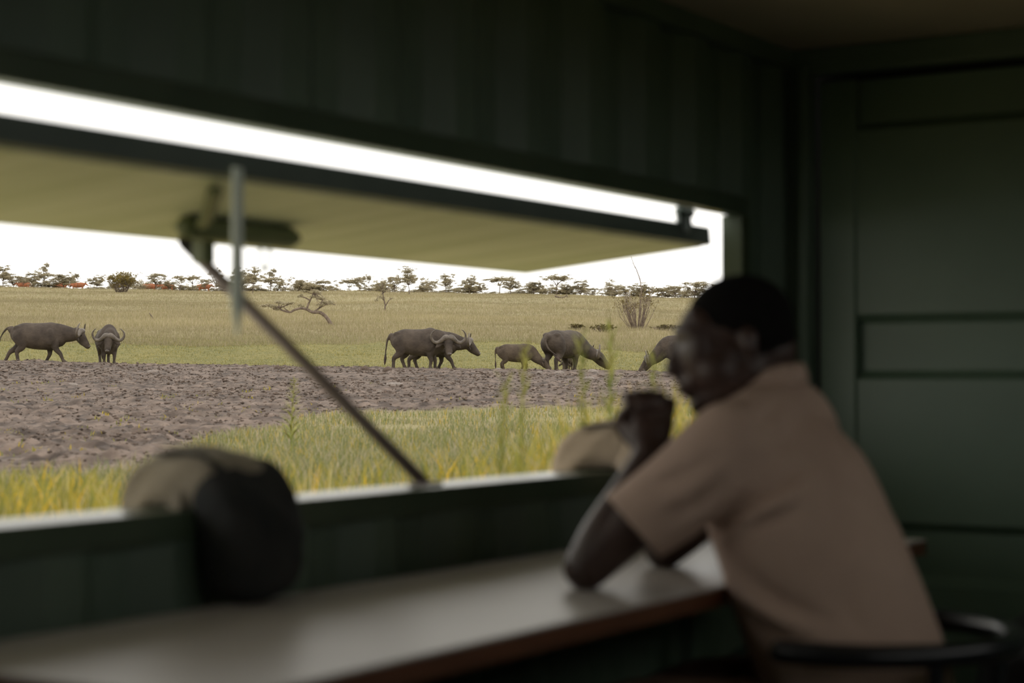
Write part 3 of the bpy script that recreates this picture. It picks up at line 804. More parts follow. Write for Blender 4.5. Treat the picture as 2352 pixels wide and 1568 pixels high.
# ------------------------------------------------------------------ trees on the skyline
BARK = mat('grey_brown_bark', lino(74, 63, 55), lino(98, 85, 74), 6, rough=.9, bump=.4)
BARKL = mat('pale_bark', lino(84, 72, 62), lino(112, 98, 86), 6, rough=.9, bump=.4)
LEAF = attr_mat('acacia_leaves', 'col', transl=.3)
def leaves(pts_r, count, size, c0, c1, rnd, flat=.45, name='foliage'):
    """small leaf quads spread through ellipsoid pads; pts_r = [(centre, (rx, ry, rz))]"""
    n = len(pts_r); V = np.zeros((count, 4, 3)); C = np.zeros((count, 4, 4))
    ce = np.array([p for p, _ in pts_r]); ra = np.array([r for _, r in pts_r])
    wgt = (ra.prod(1)) ** .6; wgt /= wgt.sum()
    k = rnd.choice(n, count, p=wgt)
    d = rnd.normal(size=(count, 3)); d /= np.linalg.norm(d, axis=1)[:, None]
    c = ce[k] + d * ra[k] * (rnd.random(count) ** .4)[:, None]
    nrm = rnd.normal(size=(count, 3)) * (1 - flat) + np.array((0, 0, flat * 2)); nrm /= np.linalg.norm(nrm, axis=1)[:, None]
    a = np.cross(nrm, rnd.normal(size=(count, 3))); a /= np.linalg.norm(a, axis=1)[:, None]
    b_ = np.cross(nrm, a); s = size * (.6 + .8 * rnd.random(count))[:, None]
    V[:, 0] = c - a * s; V[:, 1] = c - b_ * s * .55; V[:, 2] = c + a * s; V[:, 3] = c + b_ * s * .55
    m = np_mesh(name, V.reshape(-1, 3), np.arange(count * 4).reshape(-1, 4), 4)
    t = rnd.random(count)[:, None] ; col = np.array(c0) * (1 - t) + np.array(c1) * t
    C[:] = col[:, None, :]; C[:, :, 3] = 1
    at = m.color_attributes.new('col', 'FLOAT_COLOR', 'POINT'); at.data.foreach_set('color', C.astype(np.float32).ravel())
    return m

def branchy(rnd, base, tips, mb, r0, wob=.12, n=4):
    """crooked limb from base to each tip"""
    for tip in tips:
        p = Vector(base); e = Vector(tip); prev = p
        L = (e - p).length
        for i in range(1, n + 1):
            q = p.lerp(e, i / n) + Vector(rnd.normal(size=3)) * wob * L * (1 - i / n) * .6
            mb.cone(prev, q, r0 * (1 - (i - 1) / n) + r0 * .4, r0 * (1 - i / n) + r0 * .4, 5); prev = q

ACA0, ACA1 = lino(122, 115, 94), lino(160, 150, 125)  # leaf tones lightened to stand in for distance haze
def acacia_proto(kind, seed):
    """unit tree: 1 m tall, about 1 m wide; returns (trunk mesh, foliage mesh)"""
    rnd = np.random.default_rng(seed); mb = MB(); pads = []
    def stem(x, y, top, lean, r):
        mb.cone((x, y, -.05), (x + lean * .4, y, top * .55), r * .7, r * .55); mb.cone((x + lean * .4, y, top * .55), (x + lean, y, top), r * .55, r * .45)
        return (x + lean, y, top)
    if kind == 'flat':        # umbrella crown in one or two layers
        t = stem(0, 0, .45, .05 * rnd.normal(), .028)
        for i in range(9):
            a = i * 2.4; rr = .12 + .36 * (i / 9) ** .6; z = .93 - .28 * rr - .1 * rnd.random()
            p = (t[0] + rr * math.cos(a), rr * math.sin(a), z); pads.append((p, (.16, .16, .045)))
    elif kind == 'layered':   # tiers at several heights with sky between
        t = stem(0, 0, .35, .06 * rnd.normal(), .028)
        for i in range(12):
            z = .42 + .55 * i / 12 ; a = i * 2.1 + rnd.random(); rr = (.42 * (1.1 - z)) + .1
            pads.append(((rr * math.cos(a), rr * math.sin(a), z), (.17, .17, .05)))
    elif kind == 'tall':      # main crown with a smaller tuft above
        t = stem(0, 0, .35, .03, .028)
        for i in range(9):
            a = i * 2.4; rr = .1 + .32 * (i / 9) ** .5
            pads.append(((rr * math.cos(a), rr * math.sin(a), .62 - .3 * rr + .08 * rnd.random()), (.16, .16, .06)))
        mb.cone((.02, 0, .5), (.1, 0, .88), .016, .01)
        for i in range(4): pads.append(((.08 + .12 * rnd.normal(), .1 * rnd.normal(), .86 + .04 * i), (.12, .12, .03)))
    elif kind == 'dense':     # rounded thick crown
        t = stem(0, 0, .25, .02, .032)
        for i in range(14):
            a = i * 2.4; rr = .36 * (i / 14) ** .5; z = .35 + .58 * (1 - (rr / .45) ** 2) * rnd.random() ** .6
            pads.append(((rr * math.cos(a), rr * math.sin(a), z), (.16, .16, .09)))
    elif kind == 'slender':   # thin pole with a small crown
        t = stem(0, 0, .6, .03, .022)
        for i in range(6): pads.append(((.2 * rnd.normal(), .14 * rnd.normal(), .82 + .12 * rnd.random()), (.15, .13, .04)))
    elif kind == 'sparse':    # open crown of thin twigs
        t = stem(0, 0, .3, .08 * rnd.normal(), .024)
        for i in range(9):
            a = i * 2.4; rr = .15 + .3 * rnd.random()
            pads.append(((rr * math.cos(a), rr * math.sin(a), .5 + .45 * rnd.random()), (.1, .1, .035)))
    elif kind == 'multi':     # several stems from the ground
        t = (0, 0, .2)
        for i in range(8):
            a = i * 2.4; rr = .2 + .22 * rnd.random(); z = .6 + .34 * rnd.random()
            pads.append(((rr * math.cos(a), rr * math.sin(a), z), (.16, .16, .06)))
        for i in range(3): stem(.06 * rnd.normal(), .06 * rnd.normal(), .25, .06 * rnd.normal(), .02)
    elif kind == 'low':       # knee-high scrub crown sitting on the grass
        t = (0, 0, .1)
        for i in range(9):
            a = i * 2.4; rr = .1 + .4 * (i / 9) ** .6
            pads.append(((rr * math.cos(a), rr * math.sin(a), .35 + .5 * rnd.random() * (1 - rr)), (.16, .16, .11)))
    branchy(rnd, t, [p for p, _ in pads], mb, .009, n=3)
    sub = []
    for p, r_ in pads:
        for k_ in range(4):
            o_ = rnd.normal(size=3) * np.array((.7, .7, 1.1)) * np.array(r_); f_ = .3 + .5 * rnd.random()
            sub.append((tuple(np.array(p) + o_), (r_[0] * f_, r_[1] * f_, r_[2] * f_ * 1.2)))
    mn = np.array([p for p, _ in pads]); lo_, hi_ = mn.min(0), mn.max(0)
    for k_ in range(14):
        p = mn[rnd.integers(len(mn))] * rnd.uniform(.45, 1, 3) ; p[2] = rnd.uniform(max(lo_[2] - .08, .2), hi_[2])
        sub.append((tuple(p), (.13, .13, .06)))
    pads = sub
    cnt = {'flat': 2600, 'layered': 3000, 'tall': 3000, 'dense': 4600, 'slender': 1100, 'sparse': 1300, 'multi': 2400, 'low': 3000}[kind]
    return mb.mesh(kind + '_trunk'), leaves(pads, int(cnt * 1.5), .021, ACA0, ACA1, rnd)
PROTO = {}
for k in ('flat', 'layered', 'tall', 'dense', 'slender', 'sparse', 'multi', 'low'):
    PROTO[k] = [acacia_proto(k, sd) for sd in (hash_ for hash_ in (11, 29, 53))]
def tree(name, kind, px, u, top, wpx, label, var, group='acacias along the skyline', cat='tree', rz=None, base=None):
    p = gp(px, u); yb = HOR - FPX * p.z / u
    h = max(.6, (yb - top) / FPX * u); wd = wpx / FPX * u
    if base is not None: h = (base - top) / FPX * u
    t = empty(name, p, rz if rz is not None else px * 1.7); t.scale = (wd, wd, h * 1.02)
    tag(t, label, cat, group)
    tm, fm = PROTO[kind][var % 3]
    link('trunk', tm, BARK, t); f = link('foliage', fm, LEAF, t); f['kind'] = 'stuff'
    return t
SKY = [  # column, top row, width px, kind, distance, label
 (6, 611, 60, 'tall', 236, 'tall acacia with a high tuft at the far left of the skyline'),
 (30, 632, 54, 'layered', 240, 'acacia right beside the tall one at the far left of the skyline'),
 (53, 640, 26, 'flat', 236, 'small separate acacia on the skyline above the first buffalo\'s back'),
 (74, 625, 46, 'layered', 238, 'layered acacia on the skyline left of the spiky-topped one'),
 (101, 607, 44, 'tall', 240, 'spiky-topped acacia, tallest above the striding buffalo'),
 (110, 642, 70, 'dense', 234, 'dense grey thicket on the skyline under the spiky-topped acacia'),
 (146, 624, 62, 'dense', 236, 'broad acacia on the skyline left of the slender bare-poled one'),
 (177, 627, 30, 'slender', 238, 'slender bare-poled acacia left of the facing buffalo'),
 (221, 632, 42, 'dense', 234, 'compact dark acacia on the skyline just left of the round yellow bush'),
 (322, 650, 40, 'low', 244, 'low scrub on the skyline just right of the round yellow bush'),
 (358, 627, 60, 'layered', 240, 'wide open-layered acacia right of the round yellow bush'),
 (387, 646, 44, 'layered', 246, 'faint acacia on the skyline left of the multi-stemmed one'),
 (413, 632, 36, 'multi', 226, 'multi-stemmed small acacia on the crest left of the prop rod'),
 (441, 631, 40, 'flat', 242, 'flat acacia on the skyline just left of the prop rod top'),
 (470, 640, 36, 'layered', 246, 'pale acacia on the skyline behind the prop rod'),
 (497, 618, 46, 'sparse', 240, 'twiggy open-crowned acacia right of the prop rod top'),
 (515, 640, 50, 'dense', 240, 'dark dense acacia behind the hanging pale strap'),
 (555, 616, 58, 'dense', 232, 'big dark acacia just right of the hanging pale strap'),
 (580, 613, 50, 'tall', 206, 'nearer acacia with visible trunk, right of the hanging pale strap'),
 (622, 620, 52, 'tall', 240, 'tall loose acacia on the skyline above the leaning tree\'s left branches'),
 (655, 634, 40, 'sparse', 246, 'thin pale acacia on the skyline between the tall loose one and the leaning tree'),
 (688, 637, 46, 'dense', 238, 'rounded acacia on the skyline left above the leaning tree\'s crown'),
 (741, 641, 40, 'flat', 240, 'neat flat-topped acacia on the skyline right above the leaning tree'),
 (766, 648, 34, 'sparse', 244, 'sparse acacia on the skyline right of the neat flat-topped one'),
 (775, 659, 36, 'low', 236, 'low scrub on the skyline right of the leaning tree'),
 (802, 639, 48, 'flat', 240, 'acacia on the skyline third left of the thin scraggly slope tree'),
 (826, 635, 40, 'layered', 238, 'acacia on the skyline second left of the thin scraggly slope tree'),
 (846, 632, 30, 'slender', 242, 'slim high-crowned acacia just left of the thin scraggly slope tree'),
 (880, 641, 48, 'dense', 244, 'acacia on the skyline straight behind the thin scraggly slope tree'),
 (906, 634, 52, 'layered', 240, 'layered acacia on the skyline above the buffalo that looks round'),
 (940, 613, 58, 'tall', 214, 'tall two-tiered acacia above the pair of buffaloes, tallest of the middle'),
 (972, 650, 32, 'dense', 240, 'small dark acacia right of the tall two-tiered one'),
 (991, 640, 34, 'sparse', 244, 'thin acacia on the skyline above the walking buffalo\'s head'),
 (1024, 629, 48, 'layered', 228, 'full-crowned acacia standing free right of the pair of buffaloes'),
 (1052, 656, 26, 'low', 240, 'low scrub on the skyline right of the free-standing full-crowned acacia'),
 (1078, 633, 40, 'dense', 226, 'upright acacia on the skyline left above the young grazing buffalo'),
 (1104, 648, 34, 'layered', 242, 'smaller acacia on the skyline above the young grazing buffalo\'s rump'),
 (1147, 634, 66, 'flat', 238, 'wide umbrella acacia above the young grazing buffalo, under the flap corner'),
 (1173, 636, 44, 'dense', 232, 'acacia overlapping the wide umbrella one under the flap corner'),
 (1226, 643, 54, 'dense', 236, 'bushy acacia on the skyline left of the tall one above the big rump'),
 (1279, 629, 62, 'flat', 234, 'tall umbrella acacia on the skyline above the buffalo\'s big rump'),
 (1302, 650, 40, 'dense', 240, 'acacia tucked under the right side of the tall umbrella one'),
 (1334, 643, 46, 'layered', 240, 'layered acacia on the skyline right above the buffalo\'s big rump'),
 (1362, 660, 34, 'flat', 244, 'low flat acacia on the skyline halfway to the bare-stemmed bush'),
 (1406, 642, 48, 'sparse', 242, 'open-crowned acacia on the skyline left of the bare-stemmed bush'),
 (1412, 664, 40, 'low', 236, 'low dark scrub on the skyline left of the bare-stemmed bush'),
 (1438, 655, 40, 'layered', 246, 'faint acacia on the skyline touching the bare-stemmed bush\'s left side'),
 (1476, 650, 56, 'dense', 244, 'round acacia on the skyline straight behind the bare-stemmed bush'),
 (1521, 659, 36, 'flat', 244, 'small acacia on the skyline right of the bare-stemmed bush'),
 (1551, 656, 44, 'layered', 242, 'acacia on the skyline second from the man\'s forehead'),
 (1596, 645, 74, 'layered', 218, 'nearer acacia with spreading branches beside the man\'s forehead'),
 (1645, 652, 50, 'sparse', 240, 'acacia against the window jamb above the man\'s hair'),
]
for i, (px, top, wpx, kind, u, lab) in enumerate(SKY):
    tree('acacia_tree', kind, px, u, top, wpx * 1.1, lab, i)

# scrub that closes the gaps between the acacias
rs = np.random.default_rng(44)
MARKS = [(-60, 'the far left frame edge'), (177, 'the slender bare-poled acacia'), (279, 'the round yellow bush'), (470, 'the prop rod'), (690, 'the leaning tree'), (880, 'the scraggly slope tree'),
         (1024, 'the free-standing full-crowned acacia'), (1147, 'the wide umbrella acacia'), (1279, 'the tall umbrella acacia'), (1465, 'the bare-stemmed bush'), (1600, 'the man\'s forehead')]
ORD = ('first', 'second', 'third', 'fourth', 'fifth', 'sixth', 'seventh', 'eighth', 'ninth', 'tenth')
cnt_ = {}
for i in range(56):
    px = -4 + i * 29 + rs.normal() * 6
    nm = [n_ for x_, n_ in MARKS if x_ <= px][-1]; cnt_[nm] = cnt_.get(nm, 0) + 1
    tree('skyline_scrub', ('low', 'dense', 'layered', 'low')[i % 4], px, 253 + rs.random() * 8, (668 if px < 300 else 668 + (px - 300) * .010) - 26 * rs.random() - 8, 40 + 44 * rs.random(),
         'grey-green skyline scrub, %s to the right of %s' % (ORD[cnt_[nm] - 1], nm), i, group='scrub between the skyline acacias', cat='bush')

# the round yellowish bush on the crest
def stem_bush(name, px, u, hpx, wpx, nst, label, leafc, nleaf, size, stem_m, topfrac=.5, cat='bush', spread=1.0, seed=1, group=None):
    rnd = np.random.default_rng(seed); p = gp(px, u); h = hpx / FPX * u; wd = wpx / FPX * u
    t = empty(name, p); tag(t, label, cat, group)
    mb = MB(); pads = []
    for i in range(nst):
        a = rnd.random() * 2 * PI; rr = wd * .5 * rnd.random() ** .5; hh = h * (.72 + .28 * rnd.random()) * (1 - .25 * (rr / (wd * .5)) ** 2)
        b0 = Vector((rr * .35 * math.cos(a), rr * .35 * math.sin(a), -.05)); e = Vector((rr * spread * math.cos(a), rr * spread * math.sin(a), hh))
        mid = b0.lerp(e, .5) + Vector(rnd.normal(size=3)) * .05 * h; mid.z = abs(mid.z)
        mb.cone(b0, mid, .022, .015, 4); mb.cone(mid, e, .015, .007, 4)
        for k in range(3):
            q = mid.lerp(e, rnd.random()); e2 = q + Vector((rnd.normal() * .12 * wd, rnd.normal() * .12 * wd, abs(rnd.normal()) * .14 * h))
            e2.z = min(e2.z, h); mb.cone(q, e2, .009, .005, 4); pads.append((tuple(e2), (.11 * wd * .6, .11 * wd * .6, .06 * h)))
        pads.append((tuple(e), (.1 * wd * .6, .1 * wd * .6, .06 * h)))
    mb.build('stems', stem_m, t)
    f = link('foliage', leaves(pads, nleaf, size, leafc[0], leafc[1], rnd, .2), LEAF, t); f['kind'] = 'stuff'
    return t
YB = (lino(86, 78, 44), lino(124, 108, 60))
stem_bush('round_bush', 279, u_at(279, 672), 47, 66, 70, 'big round yellowish bush on the crest above the facing buffalo', YB, 3800, .075, BARK, seed=4)
# bare-stemmed bush with one tall dead branch
ub = u_at(1465, 756)
sb = stem_bush('bare_stemmed_bush', 1465, ub, 96, 92, 46, 'tall bare-stemmed bush with sparse leaves left of the man', (lino(84, 76, 50), lino(110, 96, 62)), 520, .05, BARKL, seed=9, spread=1.15)
mb = MB(); rnd = np.random.default_rng(3); sx = ub / FPX
pts = [(1466, 752), (1470, 705), (1474, 665), (1470, 640), (1462, 618), (1455, 605), (1450, 588)]
L = [Vector((RGT * ((x - 1465) * sx)) + Vector((0, 0, (756 - y) * sx))) for x, y in pts]
for i in range(len(L) - 1): mb.cone(L[i], L[i + 1], .035 * (1 - i / 7) + .006, .035 * (1 - (i + 1) / 7) + .006, 5)
for i, dx, dy in ((3, 12, 3), (4, -8, 10), (3, -10, 6), (5, 5, 8), (2, 16, 14), (2, -18, 12)):
    mb.cone(L[i], L[i] + RGT * (dx * sx) + Vector((0, 0, dy * sx)), .012, .004, 4)
mb.build('dead_branch', BARKL, sb)
for k, (px, py, w_, h_, lab) in enumerate(((1325, 757, 34, 12, 'low brown scrub on the slope above the buffalo\'s big rump'), (1385, 762, 60, 17, 'low wide brown scrub left of the bare-stemmed bush'),
                                          (1535, 760, 60, 14, 'low brown scrub between the bare-stemmed bush and the man\'s face'))):
    stem_bush('low_scrub', px, u_at(px, py), h_, w_, 26, lab, (lino(66, 60, 38), lino(98, 88, 54)), 420, .05, BARK, seed=20 + k, group='low scrub patches on the slope')
# thin scraggly tree on the slope
us = u_at(884, 713); ss = us / FPX
t = empty('slope_tree', gp(884, us)); tag(t, 'thin scraggly tree with forked stem on the slope above the buffalo pair', 'tree')
mb = MB(); rnd = np.random.default_rng(8); pads = []
def RV(x, y, d=0.0): return RGT * (x * ss) + FWD * (d * ss) + Vector((0, 0, y * ss))
for path, r in (([(0, -3), (1, 12), (-3, 30), (-6, 46), (-4, 62)], .07), ([(1, 10), (8, 22), (14, 28)], .04), ([(-3, 28), (-16, 34), (-20, 24)], .025), ([(-4, 40), (8, 52), (12, 58)], .025), ([(-3, 24), (-10, 30)], .03)):
    L = [RV(x, y, rnd.normal() * 3) for x, y in path]
    for i in range(len(L) - 1): mb.cone(L[i], L[i + 1], r * (1 - i / len(L)) + .008, r * (1 - (i + 1) / len(L)) + .008, 5)
    pads += [(tuple(q), (6 * ss, 6 * ss, 3 * ss)) for q in L[2:]]
pads += [(tuple(RV(rnd.normal() * 10 - 3, 52 + rnd.normal() * 9, rnd.normal() * 8)), (7 * ss, 7 * ss, 3.5 * ss)) for i in range(10)]
branchy(rnd, tuple(RV(-5, 42)), [p for p, _ in pads[-10:]], mb, .02, n=3)
mb.build('trunk', BARK, t); f = link('foliage', leaves(pads, 1300, .05, ACA0, ACA1, rnd), LEAF, t); f['kind'] = 'stuff'
# the leaning tree
ul = u_at(762, 748); sl = ul / FPX
t = empty('leaning_tree', gp(762, ul)); tag(t, 'windswept tree leaning far left over the grass slope', 'tree')
def LV(x, y, d=0.0): return RGT * ((x - 762) * sl) + FWD * (d * sl) + Vector((0, 0, (748 - y) * sl))
mb = MB(); rnd = np.random.default_rng(12); pads = []
limbs = [([(764, 752), (756, 738), (745, 724), (733, 717), (718, 717), (704, 710), (690, 708), (675, 712), (666, 717), (650, 713), (640, 709)], .115, 0),
         ([(704, 710), (708, 698), (712, 690), (716, 680), (720, 672)], .06, 3), ([(712, 690), (702, 684), (690, 680), (692, 676)], .04, -5),
         ([(718, 717), (732, 708), (745, 700), (760, 697), (770, 700)], .05, 6), ([(650, 713), (636, 704), (622, 702), (604, 700)], .035, 4),
         ([(666, 717), (652, 706), (660, 700), (672, 697)], .03, -8), ([(732, 708), (738, 695), (742, 684)], .03, 8), ([(716, 680), (730, 680), (742, 690)], .03, -6)]
for path, r, d in limbs:
    P = catmull([tuple(LV(x, y, d * i / len(path) + 0)) for i, (x, y) in enumerate(path)], 3)
    for i in range(len(P) - 1):
        f0, f1 = 1 - i / len(P), 1 - (i + 1) / len(P); mb.cone(P[i], P[i + 1], r * (.35 + .65 * f0), r * (.35 + .65 * f1), 7)
for x, y, w_ in ((605, 700, 14), (620, 702, 16), (636, 703, 16), (640, 694, 16), (655, 697, 14), (668, 697, 12), (632, 710, 12), (690, 703, 9), (700, 668, 14), (715, 664, 18), (728, 672, 18), (722, 682, 14), (738, 684, 16), (746, 694, 16), (760, 696, 14), (735, 700, 14), (708, 655, 18), (722, 657, 14), (700, 660, 12), (690, 678, 8)):
    for k in range(2): pads.append((tuple(LV(x + rnd.normal() * 3, y + rnd.normal() * 1.5, rnd.normal() * 14)), (w_ * .62 * sl, w_ * .62 * sl, 3.4 * sl)))
branchy(rnd, tuple(LV(720, 674)), [p for p, _ in pads[16:34]], mb, .016, n=3)
branchy(rnd, tuple(LV(640, 709)), [p for p, _ in pads[0:14]], mb, .016, n=3)
mb.build('trunk', BARKL, t); f = link('foliage', leaves(pads, 5200, .036, ACA0, ACA1, rnd, .5), LEAF, t); f['kind'] = 'stuff'
# dead wood
def stick(name, px, py, pts, r, label, m=BARK):
    u = u_at(px, py); s = u / FPX; t = MB()
    L = [RGT * (x * s) + Vector((0, 0, y * s)) for x, y in pts]
    t.sweep(L, [r * (1 - .7 * i / len(L)) for i in range(len(L))], n=6, seg=2)
    o = t.build(name, m, None, True); o.location = gp(px, u); tag(o, label, 'branch', 'dead wood on the slope')
stick('dead_branch', 350, 733, [(3, -2), (-1, 5), (-7, 14)], .05, 'short dead stick poking from the grass right of the facing buffalo')
stick('dead_branch', 1290, 684, [(-14, 4), (-4, 1), (6, 2), (12, 6), (13, 2)], .09, 'dead fallen branch lying on the crest above the buffalo\'s big rump')
stick('dead_branch', 1512, 758, [(-8, 4), (0, 2), (14, -3)], .05, 'dead stick lying right of the bare-stemmed bush', BARKL)

# cattle behind the crest
COW = mat('red_brown_cattle', lino(112, 66, 42), lino(134, 82, 54), 2, rough=.85)
cb = MB()
cb.sweep([(-.95, 0, 1.05), (-.6, 0, 1.0), (0, 0, .98), (.5, 0, 1.02), (.7, 0, 1.08)], [(.16, .2), (.27, .34), (.3, .36), (.25, .34), (.16, .24)], n=14, side=(0, 1, 0))
cb.sweep([(.6, 0, 1.12), (.95, 0, 1.18)], [.17, .13], n=10, seg=2); cb.sweep([(.9, 0, 1.2), (1.1, 0, 1.05), (1.28, 0, .92)], [.12, .1, .07], n=10)
for x in (-.75, .5):
    for s in (1, -1): cb.sweep([(x, s * .17, .9), (x, s * .16, .45), (x, s * .16, .03)], [.13, .07, .055], n=8, seg=2)
cb.sweep([(-1.05, 0, 1.2), (-1.14, 0, .9), (-1.12, 0, .5)], [.03, .025, .04], n=6, seg=2)
cowm = remesh(cb, 'body', .04, 2)
hm = MB()
for s in (1, -1): hm.sweep([(.93, s * .08, 1.3), (.94, s * .22, 1.36), (.96, s * .24, 1.48)], [.03, .022, .008], n=6, seg=2)
hmm = hm.mesh('horns')
for px, hd, lab in ((52, 180, 'red-brown cow behind the skyline trees above the first buffalo'), (140, 0, 'red-brown cow behind the broad acacia left of the slender one'),
                    (180, 10, 'red-brown cow behind the slender bare-poled acacia'), (345, 0, 'red-brown cow just right of the round yellow bush'),
                    (382, 180, 'red-brown cow under the wide open-layered acacia'), (470, 5, 'red-brown cow behind the crest beside the prop rod')):
    u = 250; a = math.radians(hd); dw = RGT * math.cos(a) + FWD * math.sin(a)
    t = empty('cow', gp(px, u), math.atan2(dw.y, dw.x)); tag(t, lab, 'cow', 'cattle behind the crest')
    link('body', cowm, COW, t, True); link('horns', hmm, HORN, t)

# ------------------------------------------------------------------ stones on the mud
STONE = mat('pale_stone', lino(92, 84, 78), lino(122, 112, 104), 5, rough=.9, bump=.6)
DSTONE = mat('brown_clod', lino(66, 54, 46), lino(86, 72, 62), 6, rough=.95, bump=.7)
def stone_mesh(seed, flat):
    rnd = np.random.default_rng(seed); bm = bmesh.new(); bmesh.ops.create_icosphere(bm, subdivisions=3, radius=1)
    for v in bm.verts:
        n = v.co.normalized(); k = sum(a * math.sin(f.dot(n) + ph) for a, f, ph in ks) if False else 0
        v.co = n
    me = bpy.data.meshes.new('stone'); bm.to_mesh(me); bm.free()
    c = get_co(me); off = rnd.random(3) * 50
    r = .72 + .56 * fbm(c[:, 0] * 1.6 + off[0] + c[:, 2], c[:, 1] * 1.6 + off[1] - c[:, 2] * .7, 3, seed)
    c = c * r[:, None]; c[:, 2] *= flat; c[:, 2] = np.maximum(c[:, 2], -.25); set_co(me, c); return me
SM = [stone_mesh(s, f) for s, f in ((1, .7), (2, .5), (3, .9), (4, .35))]
def mud_u(px, py):
    us = np.linspace(12, 59, 900); ys = HOR - FPX * ground(us, (px - CX) / FPX * us) / us
    return float(us[np.argmin(np.abs(ys - py))])
for px, py, wpx, k, m, lab in (
    (638, 848, 18, 2, DSTONE, 'round brown clod on the mud edge left of the prop rod'), (546, 845, 15, 1, STONE, 'pale crumbly stone at the mud edge right of the facing buffalo'),
    (572, 844, 14, 1, STONE, 'pale flat stone next to the crumbly one at the mud edge'), (890, 853, 20, 2, DSTONE, 'round brown clod right below the looking buffalo\'s tail'),
    (838, 850, 18, 2, DSTONE, 'brown clod at the mud edge left of the looking buffalo'), (815, 849, 18, 1, DSTONE, 'low brown clod left of the other clods by the buffalo pair'),
    (905, 887, 46, 3, STONE, 'broad flat pale slab in the mud below the buffalo pair'), (874, 903, 16, 0, STONE, 'small pale stone left below the flat slab'),
    (1145, 852, 17, 0, STONE, 'pale stone at the young buffalo\'s hind feet'), (1353, 872, 26, 1, STONE, 'big pale stone in the mud below the big buffalo\'s head'),
    (1284, 860, 22, 0, STONE, 'reddish pale stone at the big buffalo\'s hind feet'), (1362, 858, 24, 0, STONE, 'rough stone at the big buffalo\'s muzzle'),
    (1240, 858, 15, 0, STONE, 'stone by the young buffalo\'s muzzle'), (165, 888, 30, 1, STONE, 'pale rock in the mud below the striding buffalo'),
    (352, 855, 26, 3, STONE, 'long pale flat stone in the mud right of the facing buffalo'), (150, 849, 18, 0, DSTONE, 'reddish clod in the mud under the striding buffalo\'s head'),
    (412, 855, 9, 0, DSTONE, 'tiny round clod in the mud right of the long pale stone'), (1222, 877, 18, 1, STONE, 'grey stone in the mud below the young buffalo')):
    u = mud_u(px, py); s = wpx / FPX * u * .6
    o = link('stone', SM[k], m, None, True); o.location = gp(px, u, .0); o.scale = (s, s, s); o.rotation_euler = (0, 0, px * .37)
    if m is DSTONE and o.data.materials[0] is not m:
        o.material_slots[0].link = 'OBJECT'; o.material_slots[0].material = m
    elif o.data.materials[0] is not m:
        o.material_slots[0].link = 'OBJECT'; o.material_slots[0].material = m
    tag(o, lab, 'stone', 'stones and clods on the mud')

# crumbled earth over the mud
n = 170000
uu = 1 / rng.uniform(1 / 59.8, 1 / 11.5, n); uu = np.where(rng.random(n) < .35, rng.uniform(30, 59.8, n), uu); vv = rng.uniform(-.34, .32, n) * (uu + 6)
den = fbm(uu * .35, vv * .22, 4, 91)
k = (mudmask(uu, vv) > .35) & (den + .22 * rng.random(n) > .56); uu, vv, den = uu[k], vv[k], den[k]
iv = np.array(((1, 0, 0), (-.5, .87, 0), (-.5, -.87, 0), (.1, .1, .8), (0, 0, -.6))); iface = np.array(((0, 1, 3), (1, 2, 3), (2, 0, 3), (1, 0, 4), (2, 1, 4), (0, 2, 4)))
N = len(uu); sz = (.005 + .026 * rng.random(N) ** 4) * (.5 + uu / 55)
X, Y = world(uu, vv); Zg = ground(uu, vv, True)
rot = rng.random(N) * 2 * PI; cr, sr = np.cos(rot)[:, None], np.sin(rot)[:, None]
jv = iv[None] * (.6 + .8 * rng.random((N, len(iv), 1))); jx = jv[..., 0] * cr - jv[..., 1] * sr; jy = jv[..., 0] * sr + jv[..., 1] * cr
Vx = np.stack([jx * 1.4, jy * 1.4, jv[..., 2] * .9], -1) * sz[:, None, None] + np.stack([X, Y, Zg + sz * .1], -1)[:, None]
Fx = iface[None] + (np.arange(N) * len(iv))[:, None, None]
mm = np_mesh('mud_crumbs', Vx.reshape(-1, 3), Fx.reshape(-1, 3), 3)
t_ = (rng.random((N, 1)) * .8 + .2 * den[:, None]); cc = np.array(lino(52, 44, 38)[:3]) * (1 - t_) + np.array(lino(100, 87, 78)[:3]) * t_
C = np.ones((N, len(iv), 4), np.float32); C[:, :, :3] = cc[:, None]
mm.color_attributes.new('col', 'FLOAT_COLOR', 'POINT').data.foreach_set('color', C.ravel())
tag(link('mud_crumbs', mm, attr_mat('dried_mud_crumbs', 'col', .95, 0, .1)), 'crumbled dark earth strewn over the trampled mud', 'earth', kind='stuff')

